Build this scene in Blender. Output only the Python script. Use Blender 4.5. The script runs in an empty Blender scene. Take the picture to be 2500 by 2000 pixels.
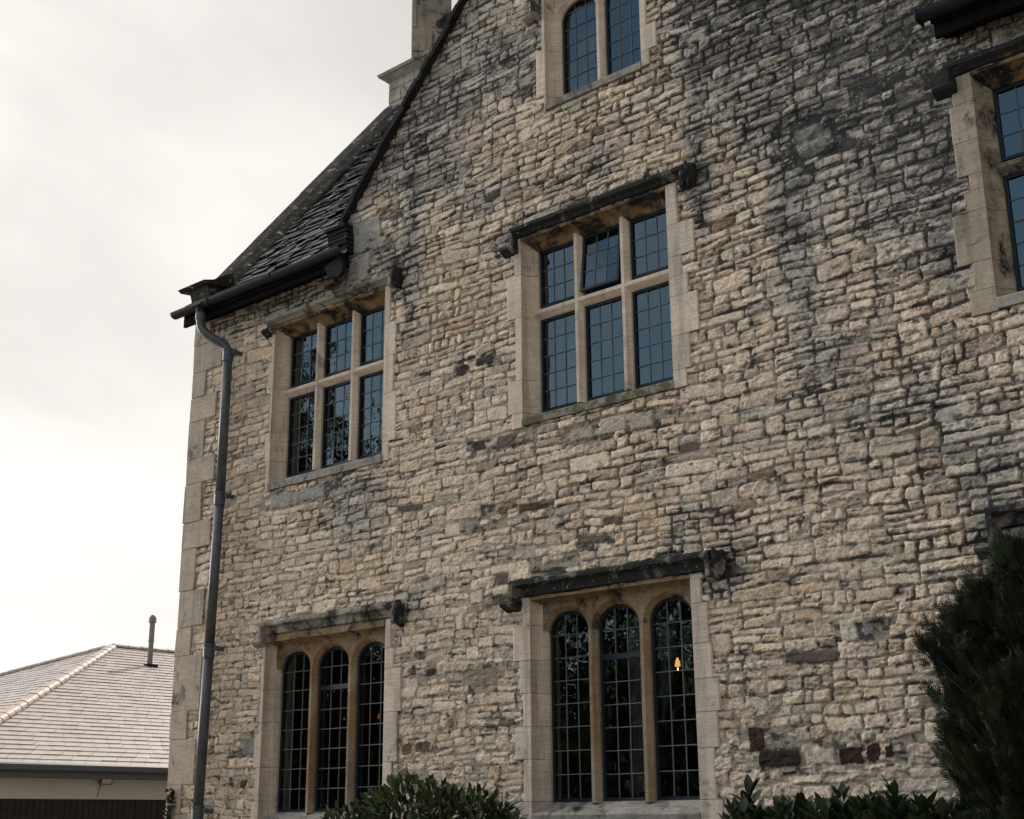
import bpy, math, random
import numpy as np
from mathutils import Vector, Matrix
sc = bpy.context.scene
R = math.radians
PI = math.pi

# ------------------------------------------------------------------ camera
PITCH, ROLL, ALPHA, FPX = 16.80, -0.4465, 48.79, 3315.05
cam = bpy.data.cameras.new('camera'); camo = bpy.data.objects.new('camera', cam); sc.collection.objects.link(camo)
cam.sensor_width = 36.0; cam.lens = FPX / 2500 * 36.0; cam.clip_start = 0.1; cam.clip_end = 3000
_a, _p, _r = R(ALPHA), R(PITCH), R(ROLL)
fw = Vector((-math.cos(_a) * math.cos(_p), math.sin(_a) * math.cos(_p), math.sin(_p)))
rt = fw.cross(Vector((0, 0, 1))).normalized(); up = rt.cross(fw)
rt2 = rt * math.cos(_r) + up * math.sin(_r); up2 = -rt * math.sin(_r) + up * math.cos(_r)
CAM = Vector((0, -10, 0))
camo.matrix_world = Matrix(((rt2.x, up2.x, -fw.x, CAM.x), (rt2.y, up2.y, -fw.y, CAM.y), (rt2.z, up2.z, -fw.z, CAM.z), (0, 0, 0, 1)))
sc.camera = camo
GROUND = -1.6                                   # eye level is z = 0

# ------------------------------------------------------------------ sky, sun, exposure
SUN_DIR = Vector((-0.50, 0.87, 0.80)).normalized()
EL = math.asin(SUN_DIR.z); AZ = math.atan2(SUN_DIR.x, SUN_DIR.y)
w = bpy.data.worlds.new('World'); sc.world = w; w.use_nodes = True
nt = w.node_tree; N = nt.nodes; L = nt.links; N.clear()
out = N.new('ShaderNodeOutputWorld'); bg = N.new('ShaderNodeBackground'); sky = N.new('ShaderNodeTexSky')
sky.sky_type = 'NISHITA'; sky.sun_disc = False; sky.sun_elevation = EL; sky.sun_rotation = AZ
sky.air_density = 1.0; sky.dust_density = 1.5
skyk = N.new('ShaderNodeVectorMath'); skyk.operation = 'MULTIPLY'; L.new(sky.outputs[0], skyk.inputs[0]); skyk.inputs[1].default_value = (1.05, 1.10, 1.0)
tc = N.new('ShaderNodeTexCoord')
mp = N.new('ShaderNodeMapping'); mp.inputs['Scale'].default_value = (1.0, 1.0, 2.6); L.new(tc.outputs['Generated'], mp.inputs[0])
n1 = N.new('ShaderNodeTexNoise'); n1.inputs['Scale'].default_value = 2.2; n1.inputs['Detail'].default_value = 7; n1.inputs['Roughness'].default_value = 0.55; L.new(mp.outputs[0], n1.inputs['Vector'])
# clear patch of sky behind the photographer, cloud over the rest
dp = N.new('ShaderNodeVectorMath'); dp.operation = 'DOT_PRODUCT'; L.new(tc.outputs['Generated'], dp.inputs[0]); dp.inputs[1].default_value = Vector((-0.54, -0.78, 0.34)).normalized()
def wmath(op, a, b, clamp=False):
    m = N.new('ShaderNodeMath'); m.operation = op; m.use_clamp = clamp
    for i, v in enumerate((a, b)):
        if isinstance(v, (int, float)): m.inputs[i].default_value = v
        else: L.new(v, m.inputs[i])
    return m.outputs[0]
cov = wmath('SUBTRACT', 8.9, wmath('MULTIPLY', dp.outputs['Value'], 10.0))
cov = wmath('ADD', cov, wmath('MULTIPLY', wmath('SUBTRACT', n1.outputs['Fac'], 0.5), 1.4))
wisp = wmath('MULTIPLY', wmath('MAXIMUM', wmath('SUBTRACT', n1.outputs['Fac'], 0.47), 0.0), 0.9)
covc = wmath('MINIMUM', wmath('MAXIMUM', cov, wisp), 1.0)
n2 = N.new('ShaderNodeTexNoise'); n2.inputs['Scale'].default_value = 1.7; n2.inputs['Detail'].default_value = 6; n2.inputs['Distortion'].default_value = 0.6; L.new(mp.outputs[0], n2.inputs['Vector'])
cr = N.new('ShaderNodeValToRGB'); L.new(n2.outputs['Fac'], cr.inputs[0])
cr.color_ramp.elements[0].position = 0.36; cr.color_ramp.elements[0].color = (0.68, 0.66, 0.68, 1)
cr.color_ramp.elements[1].position = 0.60; cr.color_ramp.elements[1].color = (0.90, 0.895, 0.90, 1)
mx = N.new('ShaderNodeMixRGB'); L.new(covc, mx.inputs[0])
sm = N.new('ShaderNodeVectorMath'); sm.operation = 'SCALE'; L.new(skyk.outputs[0], sm.inputs[0]); sm.inputs['Scale'].default_value = 0.25
dl = N.new('ShaderNodeVectorMath'); dl.operation = 'DOT_PRODUCT'; L.new(tc.outputs['Generated'], dl.inputs[0]); dl.inputs[1].default_value = Vector((-0.95, -0.24, 0.17)).normalized()
sx = N.new('ShaderNodeSeparateXYZ'); L.new(tc.outputs['Generated'], sx.inputs[0])
base_ = wmath('MINIMUM', wmath('ADD', .38, wmath('MULTIPLY', wmath('MAXIMUM', wmath('MULTIPLY', sx.outputs[0], -1.0), 0.0), .92)), 1.05)
glow = wmath('ADD', base_, wmath('MULTIPLY', wmath('POWER', wmath('MAXIMUM', dl.outputs['Value'], 0.0), 24.0), 15.0))   # unseen cloud lobe at far left, added to light the facade
d2 = N.new('ShaderNodeVectorMath'); d2.operation = 'DOT_PRODUCT'; L.new(tc.outputs['Generated'], d2.inputs[0]); d2.inputs[1].default_value = Vector((-0.48, -0.34, 0.81)).normalized()
glow = wmath('ADD', glow, wmath('MULTIPLY', wmath('POWER', wmath('MAXIMUM', d2.outputs['Value'], 0.0), 9.0), 3.0))  # unseen high cloud lobe, added for more light on the wall
glow = wmath('ADD', glow, wmath('MULTIPLY', wmath('MULTIPLY', wmath('MAXIMUM', wmath('MULTIPLY', sx.outputs[1], -1.0), 0.0), base_), 1.0))      # unseen cloud behind the camera, brightened to give the wall flatter light
cs = N.new('ShaderNodeVectorMath'); cs.operation = 'SCALE'; L.new(cr.outputs[0], cs.inputs[0]); glow = wmath('MULTIPLY', glow, wmath('SUBTRACT', 1.10, wmath('MULTIPLY', sx.outputs[2], .26)))
L.new(glow, cs.inputs['Scale'])
ct = N.new('ShaderNodeVectorMath'); ct.operation = 'MULTIPLY'; L.new(cs.outputs[0], ct.inputs[0]); ct.inputs[1].default_value = (1.0, .965, .905)
L.new(sm.outputs[0], mx.inputs[1]); L.new(ct.outputs[0], mx.inputs[2])
L.new(mx.outputs[0], bg.inputs[0]); bg.inputs[1].default_value = 1.0
L.new(bg.outputs[0], out.inputs[0])
sun = bpy.data.lights.new('sun', 'SUN'); sun.energy = 3.0; sun.angle = R(1.6); sun.color = (1.0, 0.93, 0.84)
suno = bpy.data.objects.new('sun', sun); sc.collection.objects.link(suno)
suno.rotation_euler = SUN_DIR.to_track_quat('Z', 'Y').to_euler()
sc.view_settings.view_transform = 'Standard'; sc.view_settings.look = 'None'; sc.view_settings.gamma = 1; sc.view_settings.exposure = 0.17
sc.cycles.use_denoising = True; sc.cycles.max_bounces = 8; sc.cycles.transparent_max_bounces = 16; sc.cycles.caustics_reflective = False; sc.cycles.caustics_refractive = False

# ------------------------------------------------------------------ helpers
rng = np.random.default_rng(7)
random.seed(5)
class MB:
    """collects vertices / faces with a material slot each, then links ONE mesh object"""
    def __init__(s): s.v = []; s.f = []; s.m = []; s.mi = 0
    def add(s, vs, fs):
        o = len(s.v); s.v += [tuple(map(float, p)) for p in vs]
        for f in fs: s.f.append(tuple(i + o for i in f)); s.m.append(s.mi)
        return s
    def box(s, x0, x1, y0, y1, z0, z1):
        vs = [(x, y, z) for x in (x0, x1) for y in (y0, y1) for z in (z0, z1)]
        return s.add(vs, [(0, 1, 3, 2), (4, 6, 7, 5), (0, 4, 5, 1), (2, 3, 7, 6), (0, 2, 6, 4), (1, 5, 7, 3)])
    def cbox(s, x0, x1, y0, y1, z0, z1, b=0.006, j=0.0):
        """box with chamfered edges (24 corner points) and jitter"""
        c = [(x0 + x1) / 2, (y0 + y1) / 2, (z0 + z1) / 2]; h = [(x1 - x0) / 2, (y1 - y0) / 2, (z1 - z0) / 2]
        b = min(b, min(h) * .6); vs = []; idx = {}
        for sx in (-1, 1):
            for sy in (-1, 1):
                for sz in (-1, 1):
                    jx, jy, jz = [random.uniform(-j, j) for _ in range(3)]
                    for k in range(3):
                        p = [c[i] + (sx, sy, sz)[i] * (h[i] - (0 if i == k else b)) for i in range(3)]
                        idx[(sx, sy, sz, k)] = len(vs); vs.append((p[0] + jx, p[1] + jy, p[2] + jz))
        fs = []
        for k in range(3):
            o1, o2 = [i for i in range(3) if i != k]
            for sg in (-1, 1):
                q = []
                for a, bb in ((-1, -1), (1, -1), (1, 1), (-1, 1)):
                    t = [0, 0, 0]; t[k] = sg; t[o1] = a; t[o2] = bb; q.append(idx[(*t, k)])
                fs.append(tuple(q))
        for k in range(3):       # edges parallel to axis k
            o1, o2 = [i for i in range(3) if i != k]
            for a in (-1, 1):
                for bb in (-1, 1):
                    t0 = [0, 0, 0]; t0[o1] = a; t0[o2] = bb; t0[k] = -1; t1 = list(t0); t1[k] = 1
                    fs.append((idx[(*t0, o1)], idx[(*t1, o1)], idx[(*t1, o2)], idx[(*t0, o2)]))
        for sx in (-1, 1):
            for sy in (-1, 1):
                for sz in (-1, 1): fs.append(tuple(idx[(sx, sy, sz, k)] for k in range(3)))
        return s.add(vs, fs)
    def prism(s, prof, axis, a0, a1, cap=True):
        """closed profile (list of 2-tuples) swept along axis. axis 'x': prof=(y,z); 'y': (x,z); 'z': (x,y)"""
        def P(t, q): return {'x': (t, q[0], q[1]), 'y': (q[0], t, q[1]), 'z': (q[0], q[1], t)}[axis]
        n = len(prof); vs = [P(a0, q) for q in prof] + [P(a1, q) for q in prof]
        fs = [(i, (i + 1) % n, n + (i + 1) % n, n + i) for i in range(n)]
        if cap: fs += [tuple(range(n))[::-1], tuple(range(n, 2 * n))]
        return s.add(vs, fs)
    def tube(s, pts, r, n=16, cap=True, rs=None):
        pts = [Vector(p) for p in pts]; rings = []
        t0 = (pts[1] - pts[0]).normalized(); u = t0.orthogonal().normalized()
        vs = []
        for i, p in enumerate(pts):
            t = (pts[min(i + 1, len(pts) - 1)] - pts[max(i - 1, 0)]).normalized()
            u = (u - t * u.dot(t)).normalized(); v = t.cross(u); rr = rs[i] if rs else r
            vs += [p + (u * math.cos(2 * PI * k / n) + v * math.sin(2 * PI * k / n)) * rr for k in range(n)]
        fs = [(i * n + k, i * n + (k + 1) % n, (i + 1) * n + (k + 1) % n, (i + 1) * n + k) for i in range(len(pts) - 1) for k in range(n)]
        if cap: fs += [tuple(range(n))[::-1], tuple(range((len(pts) - 1) * n, len(pts) * n))]
        return s.add(vs, fs)
    def build(s, name, mats, parent=None, smooth=False, normals=True):
        me = bpy.data.meshes.new(name); me.from_pydata(s.v, [], s.f); me.validate(); 
        for m in (mats if isinstance(mats, (list, tuple)) else [mats]): me.materials.append(m)
        if len(s.m) == len(me.polygons) and max(s.m, default=0) > 0: me.polygons.foreach_set('material_index', s.m)
        if normals:
            import bmesh
            b = bmesh.new(); b.from_mesh(me); bmesh.ops.recalc_face_normals(b, faces=b.faces); b.to_mesh(me); b.free()
        if smooth: me.polygons.foreach_set('use_smooth', [True] * len(me.polygons))
        o = bpy.data.objects.new(name, me); sc.collection.objects.link(o)
        if parent: o.parent = parent
        return o
def npmesh(name, V, F, mats, parent=None, smooth=False, col=None, mi=None):
    """V (n,3), F (m,k) arrays -> object"""
    me = bpy.data.meshes.new(name); V = np.ascontiguousarray(V, np.float32); F = np.ascontiguousarray(F, np.int32)
    me.vertices.add(len(V)); me.vertices.foreach_set('co', V.ravel())
    me.loops.add(F.size); me.loops.foreach_set('vertex_index', F.ravel())
    me.polygons.add(len(F)); me.polygons.foreach_set('loop_start', np.arange(0, F.size, F.shape[1], dtype=np.int32))
    me.update(calc_edges=True)
    for m in (mats if isinstance(mats, (list, tuple)) else [mats]): me.materials.append(m)
    if mi is not None: me.polygons.foreach_set('material_index', np.ascontiguousarray(mi, np.int32))
    me.polygons.foreach_set('use_smooth', np.full(len(F), smooth))
    if col is not None:
        a = me.color_attributes.new('tone', 'BYTE_COLOR' if False else 'FLOAT_COLOR', 'POINT'); a.data.foreach_set('color', np.ascontiguousarray(col, np.float32).ravel())
    o = bpy.data.objects.new(name, me); sc.collection.objects.link(o)
    if parent: o.parent = parent
    return o
def empty(name, loc, label, cat, group=None):
    o = bpy.data.objects.new(name, None); sc.collection.objects.link(o); o.location = loc; o.empty_display_size = .3
    tag(o, label, cat, group); return o
def tag(o, label=None, cat=None, group=None, kind=None):
    for k, v in (('label', label), ('category', cat), ('group', group), ('kind', kind)):
        if v: o[k] = v
    return o

# ------------------------------------------------------------------ materials
def mat(name):
    m = bpy.data.materials.new(name); m.use_nodes = True; nt = m.node_tree; return m, nt, nt.nodes, nt.links, nt.nodes['Principled BSDF']
def noise(N, L, vec, scale, detail=4, rough=.55, dist=0.0):
    n = N.new('ShaderNodeTexNoise'); n.inputs['Scale'].default_value = scale; n.inputs['Detail'].default_value = detail
    n.inputs['Roughness'].default_value = rough; n.inputs['Distortion'].default_value = dist
    if vec is not None: L.new(vec, n.inputs['Vector'])
    return n.outputs['Fac']
def ramp(N, L, fac, stops):
    r = N.new('ShaderNodeValToRGB'); L.new(fac, r.inputs[0]); e = r.color_ramp.elements
    while len(e) < len(stops): e.new(0.5)
    for i, (p, c) in enumerate(stops):
        e[i].position = p; e[i].color = (c, c, c, 1) if isinstance(c, (int, float)) else (*c, 1)
    return r.outputs[0]
def mix(N, L, f, a, b, mode='MIX'):
    m = N.new('ShaderNodeMixRGB'); m.blend_type = mode
    for i, v in zip((0, 1, 2), (f, a, b)):
        if isinstance(v, (int, float)): m.inputs[i].default_value = v if i == 0 else (v, v, v, 1)
        elif isinstance(v, tuple): m.inputs[i].default_value = (*v, 1)
        else: L.new(v, m.inputs[i])
    return m.outputs[0]
def geo(N): return N.new('ShaderNodeNewGeometry').outputs['Position']
def vmap(N, L, vec, scale):
    m = N.new('ShaderNodeMapping'); m.inputs['Scale'].default_value = scale; L.new(vec, m.inputs[0]); return m.outputs[0]
def bump(N, L, h, bsdf, strength=.3, dist=.01):
    b = N.new('ShaderNodeBump'); b.inputs['Strength'].default_value = strength; b.inputs['Distance'].default_value = dist
    L.new(h, b.inputs['Height']); L.new(b.outputs[0], bsdf.inputs['Normal'])

def m_rubble():
    m, nt, N, L, B = mat('rubble_stone')
    at = N.new('ShaderNodeAttribute'); at.attribute_name = 'tone'
    g = geo(N)
    f = noise(N, L, g, 55, 5, .7)
    f2 = noise(N, L, vmap(N, L, g, (1, 1, 1.8)), 14, 4, .65)
    c = mix(N, L, 1.0, at.outputs['Color'], ramp(N, L, f, [(.28, .55), (.5, 1.0), (.72, 1.32)]), 'MULTIPLY')
    c = mix(N, L, 1.0, c, ramp(N, L, f2, [(.3, .80), (.5, 1.0), (.7, 1.14)]), 'MULTIPLY')
    L.new(c, B.inputs['Base Color']); B.inputs['Roughness'].default_value = .95; B.inputs['Specular IOR Level'].default_value = .12
    n3 = noise(N, L, vmap(N, L, g, (1, 1, 1.9)), 24, 5, .72, .6)
    h = mix(N, L, .55, n3, f); bump(N, L, h, B, 1.0, .011)
    return m
def m_ashlar(name, light, dark, stain=.0, streak=.5, ochre=None, ochre_amt=.5, moss=0.0, lich=0.0):
    """dressed limestone: mottled, faint bedding, black crust patches (stain = how much)"""
    m, nt, N, L, B = mat(name); g = geo(N)
    big = noise(N, L, g, 2.3, 5, .6, .4)
    c = mix(N, L, ramp(N, L, big, [(.35, 0.0), (.65, 1.0)]), dark, light)
    if ochre:
        oc = noise(N, L, vmap(N, L, g, (1.4, 1.4, .9)), 1.9, 4, .6, .3)
        c = mix(N, L, ramp(N, L, oc, [(.52 - .2 * ochre_amt, 0.0), (.66 - .2 * ochre_amt, 1.0)]), c, ochre)
    bed = noise(N, L, vmap(N, L, g, (1, 1, 9)), 5, 4, .6)
    c = mix(N, L, 1.0, c, ramp(N, L, bed, [(.3, .80), (.7, 1.10)]), 'MULTIPLY')
    run = noise(N, L, vmap(N, L, g, (1, 1, .10)), 10, 4, .6); c = mix(N, L, 1.0, c, ramp(N, L, run, [(.36, .74), (.50, 1.0)]), 'MULTIPLY')
    fine = noise(N, L, g, 48, 5, .7)
    c = mix(N, L, 1.0, c, ramp(N, L, fine, [(.25, .68), (.5, 1.0), (.78, 1.18)]), 'MULTIPLY')
    if stain > 0:
        st = noise(N, L, vmap(N, L, g, (1.0, 1.0, .75)), 3.4, 7, .68, .5)
        f = ramp(N, L, st, [(.62 - .3 * stain, 0.0), (.74 - .3 * stain, 1.0)])
        c = mix(N, L, f, c, (.022, .024, .025))
        sp = noise(N, L, g, 26, 3, .5)
        c = mix(N, L, mix(N, L, 1.0, ramp(N, L, sp, [(.66, 0.0), (.72, .55)]), f, 'MULTIPLY'), c, (.34, .35, .33))
    if moss > 0:
        ms = noise(N, L, g, 9, 6, .7)
        c = mix(N, L, ramp(N, L, ms, [(.62 - .25 * moss, 0.0), (.72 - .25 * moss, .85)]), c, (.085, .08, .035))
    if lich > 0:
        lz = noise(N, L, g, 7.5, 6, .7, .4); lf = ramp(N, L, lz, [(.66 - .12 * lich, 0.0), (.70 - .12 * lich, .8)])
        c = mix(N, L, lf, c, (.36, .35, .31))
    L.new(c, B.inputs['Base Color']); B.inputs['Roughness'].default_value = .93; B.inputs['Specular IOR Level'].default_value = .15
    bump(N, L, mix(N, L, .5, fine, bed), B, .35, .006)
    return m
def m_plain(name, col, rough=.6, spec=.5, var=.15, scale=12, bmp=.1, metal=0.0):
    m, nt, N, L, B = mat(name); g = geo(N)
    f = noise(N, L, g, scale, 5, .6)
    c = mix(N, L, 1.0, col, ramp(N, L, f, [(.3, 1 - var), (.7, 1 + var)]), 'MULTIPLY')
    L.new(c, B.inputs['Base Color']); B.inputs['Roughness'].default_value = rough; B.inputs['Specular IOR Level'].default_value = spec; B.inputs['Metallic'].default_value = metal
    bump(N, L, f, B, bmp, .005)
    return m
def m_glass():
    m, nt, N, L, B = mat('leaded_glass'); N.remove(B); o = N['Material Output']
    tr = N.new('ShaderNodeBsdfTransparent'); tr.inputs[0].default_value = (.80, .86, .86, 1)
    gl = N.new('ShaderNodeBsdfGlossy'); gl.inputs['Roughness'].default_value = .012; gl.inputs['Color'].default_value = (.86, .98, .98, 1)
    fr = N.new('ShaderNodeFresnel'); fr.inputs['IOR'].default_value = 1.95
    g = geo(N); n = noise(N, L, g, 5.0, 2, .5)
    b = N.new('ShaderNodeBump'); b.inputs['Strength'].default_value = .06; b.inputs['Distance'].default_value = .02; L.new(n, b.inputs['Height']); L.new(b.outputs[0], gl.inputs['Normal'])
    mxs = N.new('ShaderNodeMixShader'); L.new(fr.outputs[0], mxs.inputs[0]); L.new(tr.outputs[0], mxs.inputs[1]); L.new(gl.outputs[0], mxs.inputs[2])
    L.new(mxs.outputs[0], o.inputs['Surface']); return m
def m_leaf(name, c1, c2, rough=.4, spec=.5, scale=7, trans=.25):
    m, nt, N, L, B = mat(name); g = geo(N)
    oi = noise(N, L, g, scale, 3, .6)
    c = mix(N, L, ramp(N, L, oi, [(.35, 0.0), (.65, 1.0)]), c1, c2)
    L.new(c, B.inputs['Base Color']); B.inputs['Roughness'].default_value = rough; B.inputs['Specular IOR Level'].default_value = spec
    tl = N.new('ShaderNodeBsdfTranslucent'); L.new(c, tl.inputs[0]); ms = N.new('ShaderNodeMixShader'); ms.inputs[0].default_value = trans
    L.new(B.outputs[0], ms.inputs[1]); L.new(tl.outputs[0], ms.inputs[2]); L.new(ms.outputs[0], N['Material Output'].inputs['Surface'])
    return m
def m_emit(name, col, s):
    m, nt, N, L, B = mat(name); B.inputs['Base Color'].default_value = (*col, 1); B.inputs['Emission Color'].default_value = (*col, 1); B.inputs['Emission Strength'].default_value = s; return m

M_RUB = m_rubble()
M_PALE = m_ashlar('pale_dressed_stone', (.68, .59, .485), (.56, .48, .39), stain=.05)
M_OCHRE = m_ashlar('ochre_dressed_stone', (.34, .285, .21), (.22, .175, .125), stain=.38, ochre=(.27, .185, .10), ochre_amt=.75)
M_PALE2 = m_ashlar('weathered_dressed_stone', (.61, .535, .44), (.48, .42, .345), stain=.10)
M_VIGN = m_ashlar('vignetted_dressed_stone', (.42, .36, .28), (.30, .26, .205), stain=.28)  # base colour darkened to carry corner vignetting, with stains on top
M_MULLO = m_ashlar('ochre_mullion_stone', (.36, .30, .22), (.28, .225, .155), ochre=(.26, .18, .10), ochre_amt=.45)
M_HEADA = m_ashlar('stained_shaded_lintel_stone', (.32, .265, .195), (.18, .145, .10), stain=.62, ochre=(.26, .175, .09), ochre_amt=.8)  # ochre and dirt, darkened further to paint in shade under the hood
M_HOOD = m_ashlar('blackened_hood_stone', (.30, .28, .24), (.14, .13, .115), stain=.95)
M_HOODG = m_ashlar('grey_hood_stone', (.34, .32, .28), (.22, .205, .18), stain=.45)
M_SILL = m_ashlar('mossy_sill_stone', (.33, .31, .26), (.22, .21, .175), stain=.2, moss=.7)
M_SILLG = m_ashlar('grey_sill_stone', (.36, .34, .30), (.24, .23, .20), stain=.35)
M_QUOIN = m_ashlar('quoin_stone', (.50, .425, .335), (.37, .325, .265), stain=.12)
M_CHIM = m_ashlar('chimney_stone', (.42, .375, .31), (.24, .225, .195), stain=.30)
M_COPE = m_ashlar('lichened_coping_stone', (.075, .072, .055), (.028, .030, .026), stain=.75, moss=.35, lich=.6)
M_TILE = m_ashlar('stone_roof_slates', (.060, .058, .050), (.020, .021, .022), stain=.7, lich=.62); M_TILE.node_tree.nodes['Principled BSDF'].inputs['Roughness'].default_value = .6; M_TILE.node_tree.nodes['Principled BSDF'].inputs['Specular IOR Level'].default_value = .45
M_VERGE = m_ashlar('dark_verge_slates', (.026, .027, .026), (.014, .014, .015), stain=.6)
M_MORTAR = m_plain('mortar', (.21, .195, .165), .95, .1, .2, 40, .4)
M_IRON = m_plain('painted_cast_iron', (.010, .014, .017), .6, .2, .25, 9, .12)
M_IRONP = m_plain('downpipe_paint', (.052, .070, .080), .45, .5, .45, 6, .12)
M_CASE = m_plain('casement_paint', (.008, .018, .028), .5, .25, .2, 20, .05)
M_LEAD = m_plain('lead_cames', (.13, .15, .16), .55, .5, .2, 60, .1)
M_LEADS = m_plain('lead_sheet', (.016, .020, .024), .8, .1, .3, 6, .3)
M_GLASS = m_glass()
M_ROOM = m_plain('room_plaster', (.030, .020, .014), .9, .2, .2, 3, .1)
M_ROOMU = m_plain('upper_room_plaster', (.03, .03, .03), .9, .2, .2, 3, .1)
M_CURT = m_plain('grey_curtain_linen', (.30, .29, .29), .9, .1, .12, 20, .2)
M_WOODD = m_plain('dark_soffit_timber', (.007, .007, .007), .9, .05, .3, 10, .3)

# ------------------------------------------------------------------ numpy noise
def _hash(ix, iz, seed):
    h = (ix.astype(np.int64) * 374761393 + iz.astype(np.int64) * 668265263 + seed * 2147483647 * 3) & 0xffffffff
    h = ((h ^ (h >> 13)) * 1274126177) & 0xffffffff
    return ((h ^ (h >> 16)) & 0xffff) / 65535.0
def vn(x, z, seed):
    ix = np.floor(x); iz = np.floor(z); fx = x - ix; fz = z - iz
    fx = fx * fx * (3 - 2 * fx); fz = fz * fz * (3 - 2 * fz)
    a = _hash(ix, iz, seed); b = _hash(ix + 1, iz, seed); c = _hash(ix, iz + 1, seed); d = _hash(ix + 1, iz + 1, seed)
    return ((a + (b - a) * fx) * (1 - fz) + (c + (d - c) * fx) * fz).astype(np.float32) * 2 - 1
def fbm(x, z, seed, octs=3, g=.5):
    s = 0; a = 1; t = 0
    for k in range(octs): s = s + a * vn(x * 2 ** k + 17.3 * k, z * 2 ** k - 9.1 * k, seed + k); t += a; a *= g
    return s / t
def ss(x, a, b):
    t = np.clip((x - a) / (b - a), 0, 1); return t * t * (3 - 2 * t)

# ================================================================== THE HOUSE
house = empty('stone_house', (-7.6, 2, GROUND), 'old rubble limestone house with leaded stone mullioned windows and a steep dark edged gable', 'house')
house.matrix_world = Matrix.Translation((-7.6, 2, GROUND))
bpy.context.view_layer.update()
def hpart(o, parent=None):
    """parent to the house keeping world coordinates"""
    o.parent = parent or house
    if (parent or house) is house: o.matrix_parent_inverse = house.matrix_world.inverted()
    return o
XL, XR = -14.28, 0.6                  # wall ends
EAVE = 6.45; GA = 1.106; GX0, GX1, GXC = -11.36, -3.84, -7.60      # gable
def roofline(x): return np.where((x > GX0) & (x < GX1), 6.93 + GA * (GX1 - GXC - np.abs(x - GXC)) , EAVE)

# windows: xc, lights, light width, mullion, glass bottom, glass top, transom, arch rise
WIN = {
 'W1': dict(xc=-11.645, n=3, w=.52, b=.11, z0=3.97, z1=5.75, zt=5.035, rows=(5, 3),
            L=[(5.88, 5.42, -12.69), (5.42, 5.08, -12.74), (5.08, 4.52, -12.68), (4.52, 4.16, -12.73), (4.16, 3.78, -12.70)],
            Rr=[(5.88, 5.42, -10.57), (5.42, 5.02, -10.47), (5.02, 4.58, -10.50), (4.58, 4.02, -10.45), (4.02, 3.80, -10.56)]),
 'W3': dict(xc=-7.675, n=3, w=.48, b=.11, z0=3.97, z1=5.73, zt=5.035, rows=(5, 3), open=True,
            L=[(5.86, 5.45, -8.70), (5.45, 4.98, -8.80), (4.98, 4.30, -8.69), (4.30, 3.95, -8.80), (3.95, 3.79, -8.74)],
            Rr=[(5.86, 5.43, -6.62), (5.43, 5.10, -6.45), (5.10, 4.90, -6.60), (4.90, 4.70, -6.54), (4.70, 4.31, -6.44), (4.31, 3.97, -6.55), (3.97, 3.80, -6.60)]),
 'W5': dict(xc=-2.70, n=3, w=.52, b=.11, z0=3.97, z1=5.75, zt=5.035, rows=(5, 3),
            L=[(5.88, 5.62, -3.86), (5.62, 5.28, -3.90), (5.28, 4.98, -3.89), (4.98, 4.84, -3.80), (4.84, 4.66, -3.85), (4.66, 4.22, -3.97), (4.22, 3.98, -3.85), (3.98, 3.78, -3.90)],
            Rr=[(5.88, 5.3, -1.55), (5.3, 4.8, -1.45), (4.8, 4.2, -1.55), (4.2, 3.8, -1.48)]),
 'W4': dict(xc=-7.60, n=3, w=.485, b=.11, z0=.155, z1=1.915, rise=.21, rows=(8, 0), mid=1.44,
            L=[(2.06, 1.79, -8.63), (1.79, 1.46, -8.75), (1.46, 1.15, -8.67), (1.15, .84, -8.63), (.84, .54, -8.73), (.54, .16, -8.63), (.16, -.02, -8.68)],
            Rr=[(2.06, 1.80, -6.56), (1.80, 1.45, -6.50), (1.45, 1.15, -6.48), (1.15, .87, -6.42), (.87, .57, -6.45), (.57, .15, -6.50), (.15, -.02, -6.44)]),
 'W2': dict(xc=-11.55, n=3, w=.53, b=.11, z0=.10, z1=1.86, rise=.22, rows=(8, 0), mid=1.42,
            L=[(2.05, 1.74, -12.59), (1.74, 1.44, -12.61), (1.44, 1.08, -12.62), (1.08, .58, -12.68), (.58, .22, -12.64), (.22, -.10, -12.69)],
            Rr=[(2.05, 1.74, -10.46), (1.74, 1.53, -10.42), (1.53, 1.08, -10.30), (1.08, .58, -10.34), (.58, .22, -10.42), (.22, -.10, -10.36)]),
 'W0': dict(xc=-7.60, n=2, w=.48, b=.11, z0=7.42, z1=8.53, rise=.21, rows=(6, 0),
            L=[(8.68, 8.36, -8.27), (8.36, 7.98, -8.28), (7.98, 7.42, -8.36), (7.42, 7.22, -8.26)],
            Rr=[(8.68, 7.70, -6.89), (7.70, 7.42, -6.78), (7.42, 7.25, -6.87)]),
 'W6': dict(xc=-2.75, n=3, w=.485, b=.11, z0=.155, z1=1.915, rise=.21, rows=(8, 0), mid=1.44,
            L=[(2.06, 1.6, -3.80), (1.6, 1.1, -3.90), (1.1, .5, -3.80), (.5, -.02, -3.88)],
            Rr=[(2.06, 1.6, -1.72), (1.6, 1.1, -1.60), (1.1, .5, -1.70), (.5, -.02, -1.62)]),
}
for k, d in WIN.items():
    d['xl'] = d['xc'] - (d['n'] * d['w'] + (d['n'] - 1) * d['b']) / 2; d['xr'] = 2 * d['xc'] - d['xl']
    d['arch'] = 'rise' in d

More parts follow.
